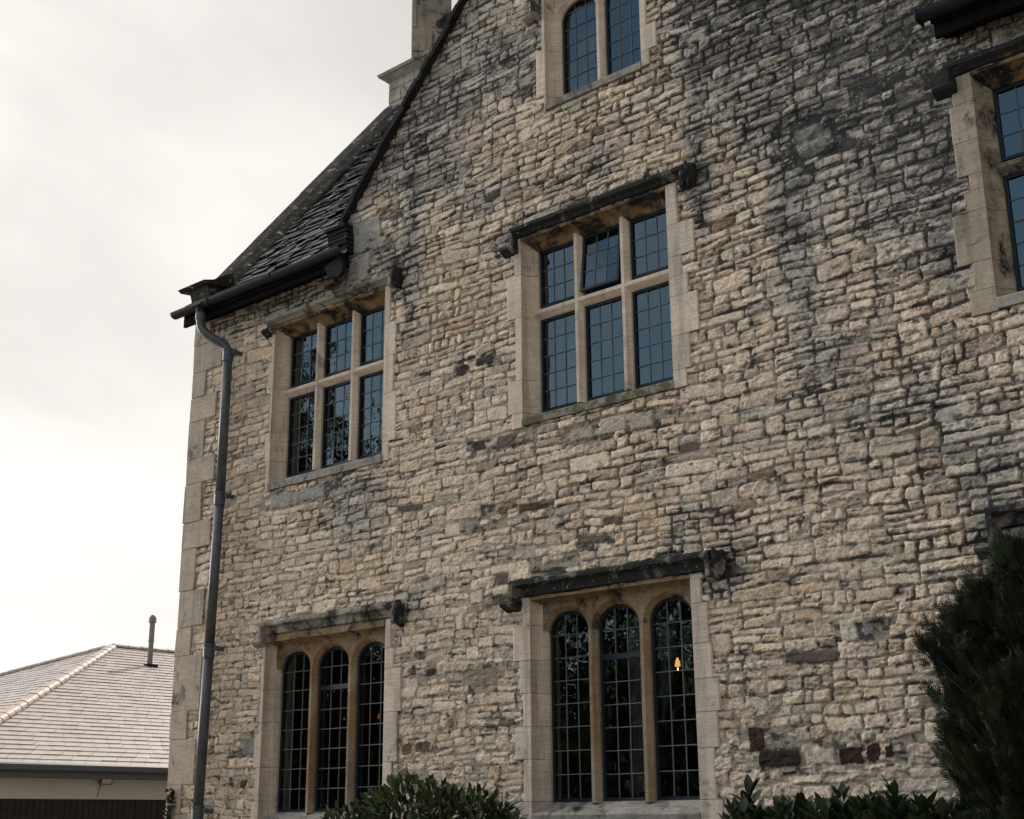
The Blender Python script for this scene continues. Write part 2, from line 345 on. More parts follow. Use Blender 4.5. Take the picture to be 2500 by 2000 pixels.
# ---- rubble wall as one displaced sheet: stones laid out by recursive splitting
def build_wall():
    xs = []; x = XL
    while x < XR:
        xs.append(x); d = math.hypot(x, 10)
        x += .0080 * (d / 10.6) ** 1.3 if x < -3.05 else .03
    xs.append(XR); xs = np.array(xs)
    zs = np.concatenate([np.arange(GROUND - .05, -.12, .03), np.arange(-.12, 9.25, .0085), np.arange(9.25, 11.2, .03)])
    X, Z = np.meshgrid(xs, zs); X = X.astype(np.float32); Z = Z.astype(np.float32)
    nz, nx = X.shape
    wu = .030 * fbm(X * 1.3, Z * 1.3, 11, 2) + .012 * fbm(X * 7, Z * 9, 13, 2)
    wv = .045 * fbm(X * 1.1, Z * 1.5, 21, 2) + .011 * fbm(X * 6, Z * 8, 23, 2)
    U = X + wu; V = Z + wv
    edge = .0075 * fbm(X * 34, Z * 40, 31, 2) + .0065 * fbm(X * 11, Z * 15, 33, 2)
    region = fbm(X * .5, Z * .5, 41, 2)                       # patches of raked / flush pointing
    # --- stains, plus painted shade under the eaves -------------------------------------------------------------
    SB = [(-5.44,6.83,0.61,0.63,1.00),(-5.37,6.04,0.36,0.36,0.90),(-5.35,5.14,0.31,0.31,0.60),(-5.37,4.44,0.28,0.27,0.40),(-4.44,6.50,0.65,0.71,0.80),(-4.08,5.56,0.38,0.41,0.90),(-4.40,4.92,0.39,0.40,0.60),(-4.06,4.37,0.27,0.28,0.60),(-9.66,7.88,0.51,0.42,0.60),(-10.25,7.41,0.53,0.43,0.70),(-9.65,6.84,0.44,0.36,0.40),(-8.72,8.13,0.53,0.47,0.50),(-10.42,6.02,0.40,0.30,0.60),(-11.36,3.62,0.61,0.44,0.65),(-11.13,3.07,0.59,0.43,0.50),(-7.68,6.24,0.41,0.36,0.50),(-6.40,5.79,0.18,0.17,0.90),(-6.22,7.42,0.46,0.45,0.50),(-5.86,7.18,0.39,0.39,0.60),(-4.38,3.29,0.43,0.44,0.40),(-4.04,2.62,0.41,0.42,0.50),(-5.13,3.09,0.44,0.42,0.30),(-3.91,2.08,0.19,0.19,0.90),(-6.32,2.03,0.21,0.18,1.00),(-6.82,2.33,0.22,0.19,0.80),(-10.15,2.19,0.24,0.17,0.70),(-10.48,5.88,0.23,0.18,0.90),(-5.26,3.85,0.38,0.36,0.35),(-3.49,6.10,0.51,0.59,1.10),(-6.84,6.76,0.39,0.36,0.30),(-8.80,5.84,0.29,0.24,0.80),(-9.45,4.75,0.30,0.23,0.30),(-9.15,6.53,0.36,0.30,0.40),(-8.28,5.88,0.27,0.23,0.40),(-12.6,6.25,1.6,.28,1.0)]  # last blob paints the eaves shade onto the wall, along with soot
    st = np.zeros_like(X)
    for cx, cz, rx, rz, s in SB: st += s * np.exp(-(((X - cx) / rx) ** 2 + ((Z - cz) / rz) ** 2) * .8)
    edge_d = (roofline(X) - Z)                                  # soot band under the verges
    st += .75 * np.exp(-np.clip(edge_d, 0, 9) / .35) * ((X > GX0) & (X < GX1))
    st += .18 * ss(Z, 5.9, 8.2) + .12 * ss(X, -7.0, -4.5) * ss(Z, 1.0, 3.5) - .10 * ss(Z, 2.0, .4) - .12 * ss(X, -9.5, -12.5)
    for sx_, sw_, za_, zb2 in ((-5.40, .20, 3.9, 5.6), (-3.95, .14, 3.6, 4.8), (-6.35, .10, 4.9, 5.5), (-10.25, .12, 4.6, 5.5), (-4.7, .25, 5.2, 6.6)):
        st += .80 * np.exp(-((X - sx_ - .10 * fbm(X * 0 + 3, Z * 1.6, 205, 2)) / sw_) ** 2) * ss(Z, za_, zb2)
    st += .35 * ss(X, -6.2, -4.6) * ss(Z, 4.6, 6.4)  # soot and corner vignetting painted together towards the upper right
    st = np.clip(st, -.25, 1.25)
    # --- stones ---------------------------------------------------------------
    H = np.zeros_like(X); S = np.zeros_like(X); col = np.zeros((nz, nx, 3), np.float32); flat = np.zeros_like(X)
    rnd = random.Random(3)
    pal = [((.645, .535, .41), 8), ((.595, .49, .377), 8), ((.705, .592, .46), 4), ((.543, .45, .347), 4), ((.46, .41, .33), 2), ((.58, .44, .305), .6), ((.42, .345, .27), 1.0), ((.27, .20, .135), .30), ((.13, .105, .085), .15)]
    cum = np.cumsum([p[1] for p in pal]); 
    def pick():
        r = rnd.random() * cum[-1]
        c = pal[int(np.searchsorted(cum, r))][0]; k = rnd.uniform(.88, 1.08)
        return [v * k * rnd.uniform(.985, 1.015) for v in c]
    leaves = []
    forced = [  # x0,x1,z0,z1,colour,flatness
        (-11.37, -10.80, 6.44, 6.84, (.36, .345, .31), 1), (-11.37, -10.97, 6.07, 6.43, (.38, .36, .32), 1),
        (-6.18, -6.00, .54, .72, (.045, .030, .022), .3), (-6.10, -5.68, .39, .54, (.040, .030, .024), .3), (-5.36, -5.14, .40, .53, (.045, .028, .022), .3), (-5.12, -4.99, .40, .55, (.045, .028, .022), .3), (-4.97, -4.87, .41, .53, (.04, .028, .022), .3),
        (-5.88, -5.73, .335, .38, (.03, .03, .03), .5), (-5.66, -5.38, .40, .53, (.47, .42, .34), .8),
        (-8.68, -8.42, 2.90, 3.00, (.10, .065, .035), .3), (-10.08, -9.96, 1.56, 1.66, (.09, .07, .05), .3), (-8.95, -8.80, 2.93, 3.02, (.16, .10, .05), .3),
        (-4.34, -4.06, 5.78, 6.02, (.50, .40, .29), .7), (-9.30, -9.10, 3.64, 3.76, (.06, .05, .045), .4), (-8.95, -8.70, 3.60, 3.75, (.13, .115, .095), .4),
        (-9.55, -9.38, 4.54, 4.66, (.06, .055, .05), .4), (-9.26, -9.0, 4.56, 4.68, (.07, .065, .06), .4), (-12.92, -12.78, .36, .47, (.10, .075, .045), .3), (-10.28, -10.12, .66, .78, (.17, .11, .06), .4), (-10.08, -9.86, .67, .79, (.15, .125, .09), .4),
        (-10.30, -10.17, .38, .52, (.19, .12, .07), .4), (-9.95, -9.78, 1.36, 1.46, (.07, .06, .05), .3), (-8.35, -8.08, 2.16, 2.30, (.13, .11, .085), .3), (-8.75, -8.45, 2.43, 2.57, (.40, .36, .30), .5),
        (-9.05, -8.82, 2.02, 2.12, (.11, .095, .075), .4), (-9.38, -8.95, 1.22, 1.42, (.28, .24, .18), .5), (-7.95, -7.58, 2.46, 2.56, (.12, .10, .075), .3),
        (-5.33, -4.95, 5.60, 5.93, (.33, .325, .30), .2), (-7.62, -7.30, 3.50, 3.70, (.44, .39, .32), .9), (-7.28, -6.98, 3.48, 3.66, (.36, .335, .29), .9), (-8.02, -7.70, 3.50, 3.66, (.40, .355, .29), .9),
        (-12.6, -12.05, 3.52, 3.70, (.30, .30, .285), .8), (-12.03, -11.6, 3.56, 3.73, (.31, .30, .285), .8), (-12.9, -12.35, .72, .92, (.22, .225, .22), .8),
        (-5.08, -4.96, 1.34, 1.52, (.21, .20, .185), .7), (-5.28, -5.10, 1.32, 1.52, (.52, .47, .385), .7),
    ]
    def hits_forced(x0, x1, z0, z1): 
        return any(x0 < f[1] - .03 and x1 > f[0] + .03 and z0 < f[3] - .02 and z1 > f[2] + .02 for f in forced)
    def split(x0, x1, z0, z1, dep=0):
        w_ = x1 - x0; h_ = z1 - z0; zc = (z0 + z1) / 2
        hm = rnd.choice((.09, .11, .13, .15, .17, .20, .24)) ; wm = rnd.choice((.18, .24, .30, .37, .43, .52, .62))
        if h_ > hm and h_ > .115 and not (w_ > 3.4 * h_ and rnd.random() < .5):
            t = rnd.uniform(.3, .7) if h_ > .2 else rnd.uniform(.4, .6)
            zm = z0 + h_ * t; split(x0, x1, z0, zm, dep + 1); split(x0, x1, zm, z1, dep + 1); return
        if w_ > wm and w_ > 1.25 * h_ and w_ > .15:
            t = rnd.uniform(.3, .7); xm = x0 + w_ * t; split(x0, xm, z0, z1, dep + 1); split(xm, x1, z0, z1, dep + 1); return
        leaves.append((x0, x1, z0, z1))
    z = GROUND - .1
    while z < 11.2:
        h = rnd.choice((.11, .16, .21, .27, .34)) * rnd.uniform(.9, 1.15); x = XL - .2 - rnd.random()
        while x < XR + .1:
            ww = rnd.uniform(.5, 1.5); 
            dz = 0
            split(x, x + ww, z, z + h); x += ww
        z += h
    stones = [(a, b, c, d, None, None) for a, b, c, d in leaves if not hits_forced(a, b, c, d)] + [tuple(f) for f in forced]
    # small filler stones round the forced ones
    for f in forced:
        for _ in range(10):
            fw_, fh_ = rnd.uniform(.07, .2), rnd.uniform(.04, .09); fx = rnd.uniform(f[0] - .25, f[1] + .25); fz = rnd.uniform(f[2] - .12, f[3] + .12)
            stones.insert(0, (fx, fx + fw_, fz, fz + fh_, None, None))
    for (x0, x1, z0, z1, fc, ff) in stones:
        uc, vc = (x0 + x1) / 2, (z0 + z1) / 2
        if vc > float(roofline(np.array(uc))) + .2: continue
        i0 = np.searchsorted(zs, z0 - .09); i1 = np.searchsorted(zs, z1 + .09); j0 = np.searchsorted(xs, x0 - .09); j1 = np.searchsorted(xs, x1 + .09)
        if i1 <= i0 or j1 <= j0: continue
        sl = (slice(i0, i1), slice(j0, j1))
        m_ = rnd.uniform(.005, .015); hw = max((x1 - x0) / 2 - m_, .012); hh = max((z1 - z0) / 2 - m_ * .75, .012)
        du = U[sl] - uc; dv = V[sl] - vc
        sk = rnd.uniform(-.08, .08) if fc is None else 0; tp = rnd.uniform(-.14, .14) if fc is None else 0; sh = rnd.uniform(-.2, .2)
        dv = dv - du * sk; hh_l = hh * (1 + tp * du / hw); du = du - dv * sh
        rr = min(hw, hh) * rnd.choice((.12, .2, .3, .45, .7)); 
        if ff and ff > .6: rr *= .3
        qx = np.abs(du) - (hw - rr); qy = np.abs(dv) - (hh_l - rr)
        d = rr - np.hypot(np.maximum(qx, 0), np.maximum(qy, 0)) - np.minimum(np.maximum(qx, qy), 0) + edge[sl] * (1 if not ff or ff < .6 else .3)
        msk = ss(d, -.001, .005)
        rel = rnd.uniform(.003, .015) if not (ff and ff > .6) else .012
        fl = ff if ff is not None else rnd.choice((.0, .0, .1, .3, .5, .8))
        prof = 1 - np.exp(-np.maximum(d, 0) / rnd.uniform(.002, .006))
        # rock face: broken ledges running along the bed
        ph = rnd.uniform(0, 50); fr = rnd.uniform(7, 16); sc_ = rnd.uniform(.5, 1.0)
        led = fbm(X[sl] * 4.5 + ph, Z[sl] * fr + ph, 51, 2); led = (np.abs(led) ** .7) * np.sign(led)
        hgt = rel * prof + rnd.uniform(-.006, .007) * du / hw * prof + rnd.uniform(-.004, .008) * (-dv / hh) * prof + (1 - fl) * .006 * sc_ * led * prof
        sup = msk > S[sl] * .999
        Hs = H[sl]; Ss = S[sl]; Cs = col[sl]; Fs = flat[sl]
        Hs[sup] = hgt[sup]; Ss[sup] = msk[sup]; Fs[sup] = fl
        c = np.array(fc if fc is not None else pick(), np.float32)
        grad = 1 + .10 * led + rnd.uniform(-.06, .06) * du / hw
        cc = c[None, None, :] * grad[..., None]
        Cs[sup] = cc[sup]
    # --- mortar, fine rock relief ----------------------------------------------
    n_f = fbm(X * 14, Z * 22, 61, 3, .6); n_m = fbm(X * 3, Z * 4, 71, 3); n_d = fbm(X * 38, Z * 38, 81, 2)
    mort = .002 + .004 * n_f + .008 * ss(region, .0, .45) - .012 * ss(region + .25 * fbm(X * 3, Z * 5, 45, 2), -.05, -.4)
    rg = 1 - 2 * np.abs(fbm(X * 10, Z * 13, 141, 3, .6)); rg2 = 1 - 2 * np.abs(fbm(X * 24, Z * 28, 147, 2, .6))
    H = np.maximum(H, 0) * S + S * (1 - .85 * flat) * (.0055 * (rg - .4) + .0045 * (rg2 - .4))
    # split beds and chipped ledges: thin cracks that wander along the stone
    ck = np.abs(fbm(X * 4.2, Z * 13, 171, 4, .62)); ck = (1 - ss(ck, .0, .055)) * ss(fbm(X * 2.1, Z * 3.3, 175, 2), -.25, .25)
    lip = ss(fbm(X * 4.2, Z * 13, 171, 4, .62), -.03, .05)
    H = H - .009 * ck * S * (1 - .9 * flat) + .003 * lip * S * (1 - .9 * flat)
    H = H + mort * (1 - S) + S * (1 - .75 * flat) * .0075 * n_f + .002 * n_d
    H = np.where(S < .5, np.minimum(H, .02), H)
    holes = (fbm(X * 5, Z * 9, 91, 3, .6) > .47) & (flat < .5)                # eroded pockets
    H = H - .013 * ss(fbm(X * 7, Z * 14, 95, 3, .6), .30, .55) * S * (1 - flat)
    mc = np.array([.33, .295, .235], np.float32) * (1 + .16 * n_f + .12 * n_m)[..., None]
    C = col * S[..., None] + mc * (1 - S)[..., None]
    mot = fbm(X * 18, Z * 24, 181, 4, .8); C *= (1 + .10 * n_m + .08 * n_d + .30 * mot)[..., None]; C *= (1 - .45 * (ck * S * (1 - .8 * flat))[..., None])
    # iron / ochre bleeding, grey weathering film
    och = ss(fbm(X * 1.7 + 5, Z * 2.2, 101, 3), .22, .55)[..., None] * .22
    C = C * (1 - och) + C * np.array([1.05, .86, .62], np.float32) * och
    gr = (ss(st + .12 * ss(Z, 4.5, 8) + .40 * fbm(X * 2.2, Z * 2.0, 111, 5, .62), .15, .80) * .66)[..., None]
    lum = C.mean(axis=2, keepdims=True) * .60
    C = C * (1 - gr) + lum * np.array([1.0, 1.02, .98], np.float32) * gr
    # black crust: joints, ledges and broken faces first
    vs_ = fbm(X * 2.6, Z * .7, 191, 4, .6)
    blk = st * .45 + .16 * vs_ * ss(Z, 3, 6) + .58 * fbm(X * 4.2, Z * 8.5, 121, 5, .62) + .20 * (1 - S) + .10 * n_d + .10 * ss(n_f, 0, .6)
    dash = fbm(X * 3.2, Z * 17, 161, 4, .6); dz_ = .10 + .80 * np.clip(st, 0, 1) + .30 * ss(X, -10.5, -6) * ss(Z, .3, 1.8) + .15 * ss(Z, 5.5, 7.5)
    blk2 = dash * .75 + .16 * (1 - S) + .30 * dz_ + .10 * n_d
    spk = fbm(X * 11, Z * 19, 195, 4, .7); blk3 = spk * .85 + .26 * (1 - S) + .30 * dz_ + .28 * ck
    bk = (np.maximum(np.maximum(ss(blk, .44, .74), ss(blk2, .38, .58)), .85 * ss(blk3, .37, .56)) * .93); bk = (bk * (1 - .30 * S * ss(fbm(X * 6, Z * 8, 231, 3), -.35, .25)))[..., None]
    C = C * (1 - bk) + np.array([.022, .024, .026], np.float32) * bk
    # lichen specks
    lc = (ss(fbm(X * 40, Z * 40, 131, 2), .52, .66) * ss(st, .2, .7) * .55)[..., None]
    C = C * (1 - lc) + np.array([.42, .43, .40], np.float32) * lc
    C = np.maximum(C, .012); C = C / np.maximum(1, C.max(axis=2, keepdims=True) / .74)
    # --- cut-outs ---------------------------------------------------------------
    rec = np.zeros(X.shape, bool); hole = np.zeros(X.shape, bool)
    for d in WIN.values():
        for side, lst in (('L', d['L']), ('R', d['Rr'])):
            for zt, zb, xo in lst:
                a, b = (xo + .006, d['xl']) if side == 'L' else (d['xr'], xo - .006)
                rec |= (X > a) & (X < b) & (Z > zb) & (Z < zt)
        zt = d['L'][0][0]; zb = d['L'][-1][1]
        rec |= (X > d['xl'] - .12) & (X < d['xr'] + .12) & (Z > d['z1']) & (Z < zt) | (X > d['xl'] - .12) & (X < d['xr'] + .12) & (Z > zb + .012) & (Z < d['z0'])
        hole |= (X > d['xl'] - .105) & (X < d['xr'] + .105) & (Z > d['z0'] - .12) & (Z < d['z1'] + .105)
    H = np.where(rec, -.05, H)
    qn = X < XL + .02
    H = np.where(qn, np.minimum(H, 0), H)
    keepv = (Z < roofline(X) + .02) & ~hole
    idx = np.arange(nz * nx).reshape(nz, nx)
    F = np.stack([idx[:-1, :-1], idx[:-1, 1:], idx[1:, 1:], idx[1:, :-1]], -1).reshape(-1, 4)
    kv = keepv.ravel(); F = F[kv[F].all(axis=1)]
    P = np.stack([X, -H, Z], -1).reshape(-1, 3)
    CC = np.concatenate([C.reshape(-1, 3), np.ones((nz * nx, 1), np.float32)], 1)
    used = np.zeros(len(P), bool); used[F] = True; rem = np.cumsum(used) - 1
    return hpart(npmesh('rubble_wall', P[used], rem[F], M_RUB, smooth=True, col=CC[used]))
build_wall()

# ---- windows
def arch_pts(xc, hw, zs_, rise, n=20, p=2.15):
    out = []
    for k in range(n + 1):
        t = math.cos(PI * (1 - k / n)); out.append((xc + hw * t, zs_ + rise * max(0, 1 - abs(t) ** p) ** (1 / p)))
    return out
def window(key, surround_mats, label):
    d = WIN[key]; xl, xr, z0, z1 = d['xl'], d['xr'], d['z0'], d['z1']; n, wd, b = d['n'], d['w'], d['b']
    mj, mh, msill, mmul = surround_mats
    yF = -.022; mb = MB()
    # jambs: profile in (offset outward from the clear edge, y)
    prof = [(.095, yF), (.090, .03), (.078, .07), (.060, .10), (.037, .10), (.0, .15), (.0, .30)]
    ztop = z1 + (.09 if d['arch'] else .0)
    for side, lst in ((-1, d['L']), (1, d['Rr'])):
        xe = xl if side < 0 else xr
        for zt, zb, xo in lst:
            mb.mi = 0 if random.random() < .6 else 5
            wob = random.uniform(-.004, .004)
            pts = [(xe + side * o, y) for o, y in prof] + [(xo, .30), (xo + wob, yF + .008), (xo - side * .012, yF)]
            mb.prism(pts, 'z', zb + .0022, zt - .0022)
        mb.mi = 4; zt, zb = lst[0][0], lst[-1][1]
        pts = [(xe + side * (o + .006), y + .006) for o, y in prof] + [(xe + side * .115, .29), (xe + side * .115, yF + .007)]
        mb.prism(pts, 'z', zb + .01, zt - .01)
    # head: same moulding laid flat, in two or three blocks
    hz = d['L'][0][0]; mb.mi = 1
    x0, x1 = xl - .10, xr + .10; cuts = [x0] + [xl + (k + 1) * (wd + b) - b / 2 + random.uniform(-.05, .05) for k in range(n - 1)] + [x1]
    for a, c in zip(cuts[:-1], cuts[1:]):
        if d['arch']: pr = [(hz - .004, yF - .002), (z1 + .115, yF - .002), (z1 + .11, .03), (z1 + .098, .07), (z1 + .082, .098), (z1 + .06, .20), (hz - .004, .30)]
        else: pr = [(hz - .004, yF - .002)] + [(z1 + o, y - .002) for o, y in prof] + [(hz - .004, .30)]
        mb.prism([(y, z) for z, y in pr], 'x', a + .002, c - .002)
    # sloping sill
    zb = d['L'][-1][1]; mb.mi = 2; dz = .13 if not d['arch'] else .15
    cuts = [xl - .095, d['xc'] + random.uniform(-.3, .3), xr + .095]
    for a, c in zip(cuts[:-1], cuts[1:]):
        mb.prism([(yF - .012, zb + .012), (yF - .016, z0 - dz + .03), (yF + .0, z0 - dz + .045), (.19, z0), (.30, z0), (.30, zb + .012)], 'x', a + .002, c - .002)
    lights = [(xl + k * (wd + b), xl + k * (wd + b) + wd) for k in range(n)]
    win = mb.build('window', [mj, mh, msill, mmul, M_MORTAR, M_PALE2 if mj is M_PALE else mj]); hpart(win); win['label'] = label
    # arched heads
    if d['arch']:
        ab = MB(); zsn = z1 - d['rise']; zt = z1 + .125; xprev = xl - .07
        for (a, c) in lights:
            xc = (a + c) / 2; inner = arch_pts(xc, wd / 2, zsn, d['rise']); outer = arch_pts(xc, wd / 2 + .037, zsn, d['rise'] + .040)
            y0 = .104
            ab.add([(xprev, y0, zsn - .02), (outer[0][0], y0, zsn - .02), (outer[0][0], y0, zt), (xprev, y0, zt)], [(0, 1, 2, 3)])
            m = len(inner)
            vs = [(x, y0, z) for x, z in outer] + [(x, y0, zt) for x, z in outer] + [(x, .152, z) for x, z in inner] + [(x, .30, z) for x, z in inner]
            fs = []
            for k in range(m - 1):
                fs += [(k, k + 1, m + k + 1, m + k), (k, 2 * m + k, 2 * m + k + 1, k + 1), (2 * m + k, 3 * m + k, 3 * m + k + 1, 2 * m + k + 1)]
            ab.add(vs, fs); xprev = outer[-1][0]
        ab.add([(xprev, .104, zsn - .02), (xr + .07, .104, zsn - .02), (xr + .07, .104, zt), (xprev, .104, zt)], [(0, 1, 2, 3)])
        o = ab.build('arched_head', [mh], normals=False); o.parent = win; o.matrix_parent_inverse = Matrix()
    # mullions
    for k in range(n - 1):
        xm = lights[k][1] + b / 2; q = MB()
        pr = [(-.018, .10), (.018, .10), (.055, .15), (.055, .30), (-.055, .30), (-.055, .15)]
        zt = (z1 - d['rise'] + .0) if d['arch'] else z1 + .04
        segs = [z0 - .02]; 
        while segs[-1] < zt - .7: segs.append(segs[-1] + random.uniform(.45, .8))
        segs.append(zt)
        for za, zb_ in zip(segs[:-1], segs[1:]): q.prism([(xm + x, y) for x, y in pr], 'z', za + .0012, zb_ - .0012)
        q.prism([(xm + x * .93, y * 1.0 + (.003 if y < .2 else -.003)) for x, y in pr], 'z', z0 - .02, zt)
        q.build('mullion', [mmul]).parent = win
    # transom
    if 'zt' in d:
        zt = d['zt']
        for (a, c) in lights:
            q = MB(); q.prism([(.104, zt - .018), (.104, zt + .018), (.20, zt + .070), (.30, zt + .070), (.30, zt - .07), (.16, zt - .070)], 'x', a - .036, c + .036); q.build('transom', [mmul]).parent = win
    # casements: painted frame + lead cames; glass quarries
    for li, (a, c) in enumerate(lights):
        if 'zt' in d: parts = [(z0, d['zt'] - .07, d['rows'][0], False), (d['zt'] + .07, z1, d['rows'][1], False)]
        elif 'mid' in d and li == 1: parts = [(z0, d['mid'], 6, False), (d['mid'], z1, 2, True)]
        else: parts = [(z0, z1, d['rows'][0], True)]
        for pi, (za, zb_, rows, arch) in enumerate(parts):
            fb = MB(); gb = MB(); f = .026; yc = .20
            opened = d.get('open') and li == 1 and pi == 1
            xc = (a + c) / 2; hw = (c - a) / 2
            zsn = z1 - d['rise'] if arch else None
            if arch:
                o1 = [(a, za)] + arch_pts(xc, hw + .004, zsn, d['rise'] + .004) + [(c, za)]; i1 = [(a + f, za + f)] + arch_pts(xc, hw - f, zsn, d['rise'] - f) + [(c - f, za + f)]
            else:
                o1 = [(a, za), (a, zb_), (c, zb_), (c, za)]; i1 = [(a + f, za + f), (a + f, zb_ - f), (c - f, zb_ - f), (c - f, za + f)]
            m = len(o1); vs = [(x, yc - .022, z) for x, z in o1] + [(x, yc - .022, z) for x, z in i1] + [(x, yc + .02, z) for x, z in i1] + [(x, yc + .02, z) for x, z in o1]
            fs = []
            for k in range(m):
                k2 = (k + 1) % m
                fs += [(k, k2, m + k2, m + k), (m + k, m + k2, 2 * m + k2, 2 * m + k), (2 * m + k, 2 * m + k2, 3 * m + k2, 3 * m + k), (3 * m + k, 3 * m + k2, k2, k)]
            fb.add(vs, fs); fb.mi = 1
            ix0, ix1, iz0, iz1 = a + f, c - f, za + f, zb_ - f; cw = (ix1 - ix0) / 3; t = .0045
            def top_at(x):
                if not arch: return iz1
                u = min(1, abs(x - xc) / (hw - f)); return zsn + (d['rise'] - f) * max(0, 1 - u ** 2.15) ** (1 / 2.15)
            for k in (1, 2):
                x = ix0 + k * cw + random.uniform(-.003, .003); fb.prism([(x - t, yc - .007), (x, yc - .011), (x + t, yc - .007), (x + t, yc + .007), (x - t, yc + .007)], 'z', iz0, top_at(x) + .01)
            rh = (iz1 - iz0) / rows if not arch else ((iz1 - iz0) / (rows - .08))
            if 'rows' in d and key == 'W0': rh = .198
            rowz = [iz0 + k * rh for k in range(1, rows + 2) if iz0 + k * rh < iz1 - .04]
            for z in rowz:
                hx = hw - f
                if arch and z > zsn: hx = (hw - f) * max(.02, 1 - ((z - zsn) / (d['rise'] - f)) ** 2.15) ** (1 / 2.15)
                fb.prism([(yc - .0075, z - t), (yc - .0115, z), (yc - .0075, z + t), (yc + .0075, z + t), (yc + .0075, z - t)], 'x', xc - hx, xc + hx)
            zz = [iz0 - .004] + rowz + [iz1 + .004]
            for i in range(3):
                for j in range(len(zz) - 1):
                    xa, xb = ix0 + i * cw, ix0 + (i + 1) * cw; ta, tb = random.gauss(0, .008), random.gauss(0, .008); cxx, czz = (xa + xb) / 2, (zz[j] + zz[j + 1]) / 2
                    gb.add([(x, yc + (x - cxx) * ta + (z - czz) * tb, z) for x, z in ((xa, zz[j]), (xb, zz[j]), (xb, zz[j + 1]), (xa, zz[j + 1]))], [(0, 1, 2, 3)])
            if opened:
                th = R(7); zt_ = zb_; 
                for mbx in (fb, gb):
                    mbx.v = [(x, (y - .19) * math.cos(th) + (z - zt_) * math.sin(th) + .185, (z - zt_) * math.cos(th) - (y - .19) * math.sin(th) + zt_) for x, y, z in mbx.v]
            cs = fb.build('casement', [M_CASE, M_LEAD]); cs.parent = win
            if opened:
                cs['label'] = 'top hung casement pushed open'
                fx = MB(); e = .02
                for q4 in ((a, a + e, za, zb_), (c - e, c, za, zb_), (a + e, c - e, za, za + e), (a + e, c - e, zb_ - e, zb_)): fx.box(q4[0], q4[1], .197, .232, q4[2], q4[3])
                fx.build('casement_frame', [M_CASE]).parent = win
            gb.build('pane', [M_GLASS], normals=False).parent = win
    return win

def hood(win, xL, xR, ztop, zbot, drop, m, stopL=True, lump=False, proj=.10, m_rough=True):
    """moulded drip course with returned ends"""
    q = MB(); y0 = -.005; sect = [(y0, ztop + .035), (-proj * .8, ztop + .008), (-proj, ztop - .008), (-proj, ztop - .045), (-proj * .55, ztop - .07), (-proj * .4, zbot + .01), (y0, zbot)]
    cuts = [xL, xL + (xR - xL) * random.uniform(.28, .4), xL + (xR - xL) * random.uniform(.6, .75), xR]
    for a, c in zip(cuts[:-1], cuts[1:]):
        ns = max(3, int((c - a) / .035)); vs = []; mm = len(sect); w0 = [0.0] * mm
        for k in range(ns + 1):
            x = a + .001 + (c - a - .002) * k / ns
            for i_, (y, z) in enumerate(sect):
                amp = (.010 if i_ < 2 else .006 if i_ < 4 else .002) * (1.5 if m_rough else 1.0)
                if k == 0: w0[i_] = random.uniform(-amp, amp) * .3
                else: w0[i_] = .55 * w0[i_] + random.uniform(-amp, amp) * .6
                yy = y - (.012 * abs(w0[i_]) / amp if 0 < i_ < 5 else 0) * .3; vs.append((x, min(y0, yy), z + w0[i_]))
        fs = [(k * mm + i_, k * mm + (i_ + 1) % mm, (k + 1) * mm + (i_ + 1) % mm, (k + 1) * mm + i_) for k in range(ns) for i_ in range(mm)] + [tuple(range(mm)), tuple(range(ns * mm, ns * mm + mm))]
        q.add(vs, fs)
    wv = .075
    for side, xe in ((-1, xL), (1, xR)):
        pr = [(xe, y0), (xe + side * 0, -proj * .98), (xe - side * (wv - .03), -proj * .98), (xe - side * (wv - .01), -proj * .5), (xe - side * wv, y0)]
        q.prism([(x, y) for x, y in pr], 'z', drop, ztop - .046)
    o = q.build('hood_mould', [m]); o.parent = win
    # label stops
    for side, xe in ((-1, xL), (1, xR)):
        if side < 0 or not lump:
            s = MB(); x0 = xe - side * wv; x1 = xe + side * .115
            pr = [(y0, drop + .045), (-proj * .75, drop + .03), (-proj * 1.05, drop - .005), (-proj * .9, drop - .028), (-.035, drop - .06), (y0, drop - .075)]
            s.prism(pr, 'x', min(x0, x1), max(x0, x1)); s.build('label_stop', [m]).parent = win
        else:
            import bmesh
            me = bmesh.new(); bmesh.ops.create_icosphere(me, subdivisions=4, radius=1)
            vs = np.array([v.co[:] for v in me.verts]); fsx = np.array([[v.index for v in f.verts] for f in me.faces]); me.free()
            nn = fbm(vs[:, 0] * 2.2 + xe, vs[:, 2] * 2.2 + vs[:, 1] * 1.3, 5, 3)
            vs = vs * (1 + .55 * nn)[:, None] * np.array([.072, .085, .125]) + np.array([xe + .045, -.045, drop + .085])
            o = npmesh('label_stop', vs, fsx, M_HOOD, smooth=True); o['label'] = 'crumbled blackened label stop'; o.parent = win
    return o

w1 = window('W1', (M_PALE, M_HEADA, M_SILLG, M_PALE), 'six light transomed window under the left eaves')
w2 = window('W2', (M_PALE, M_OCHRE, M_SILLG, M_MULLO), 'arched three light window at lower left')
w3 = window('W3', (M_PALE, M_HEADA, M_SILL, M_PALE), 'six light window with one vent open under the gable')
w4 = window('W4', (M_PALE, M_OCHRE, M_SILLG, M_MULLO), 'arched three light window with lit lamps inside')
w5 = window('W5', (M_VIGN, M_HEADA, M_SILLG, M_VIGN), 'transomed window cut by the right edge')
w6 = window('W6', (M_VIGN, M_OCHRE, M_SILLG, M_MULLO), 'window mostly behind the dark conifer')
w0 = window('W0', (M_PALE, M_PALE, M_SILLG, M_PALE), 'two light arched window high in the gable')
hood(w1, -12.70, -10.50, 5.985, 5.885, 5.84, M_HOODG, lump=True)
hood(w3, -8.71, -6.49, 5.975, 5.865, 5.76, M_HOOD, lump=True)
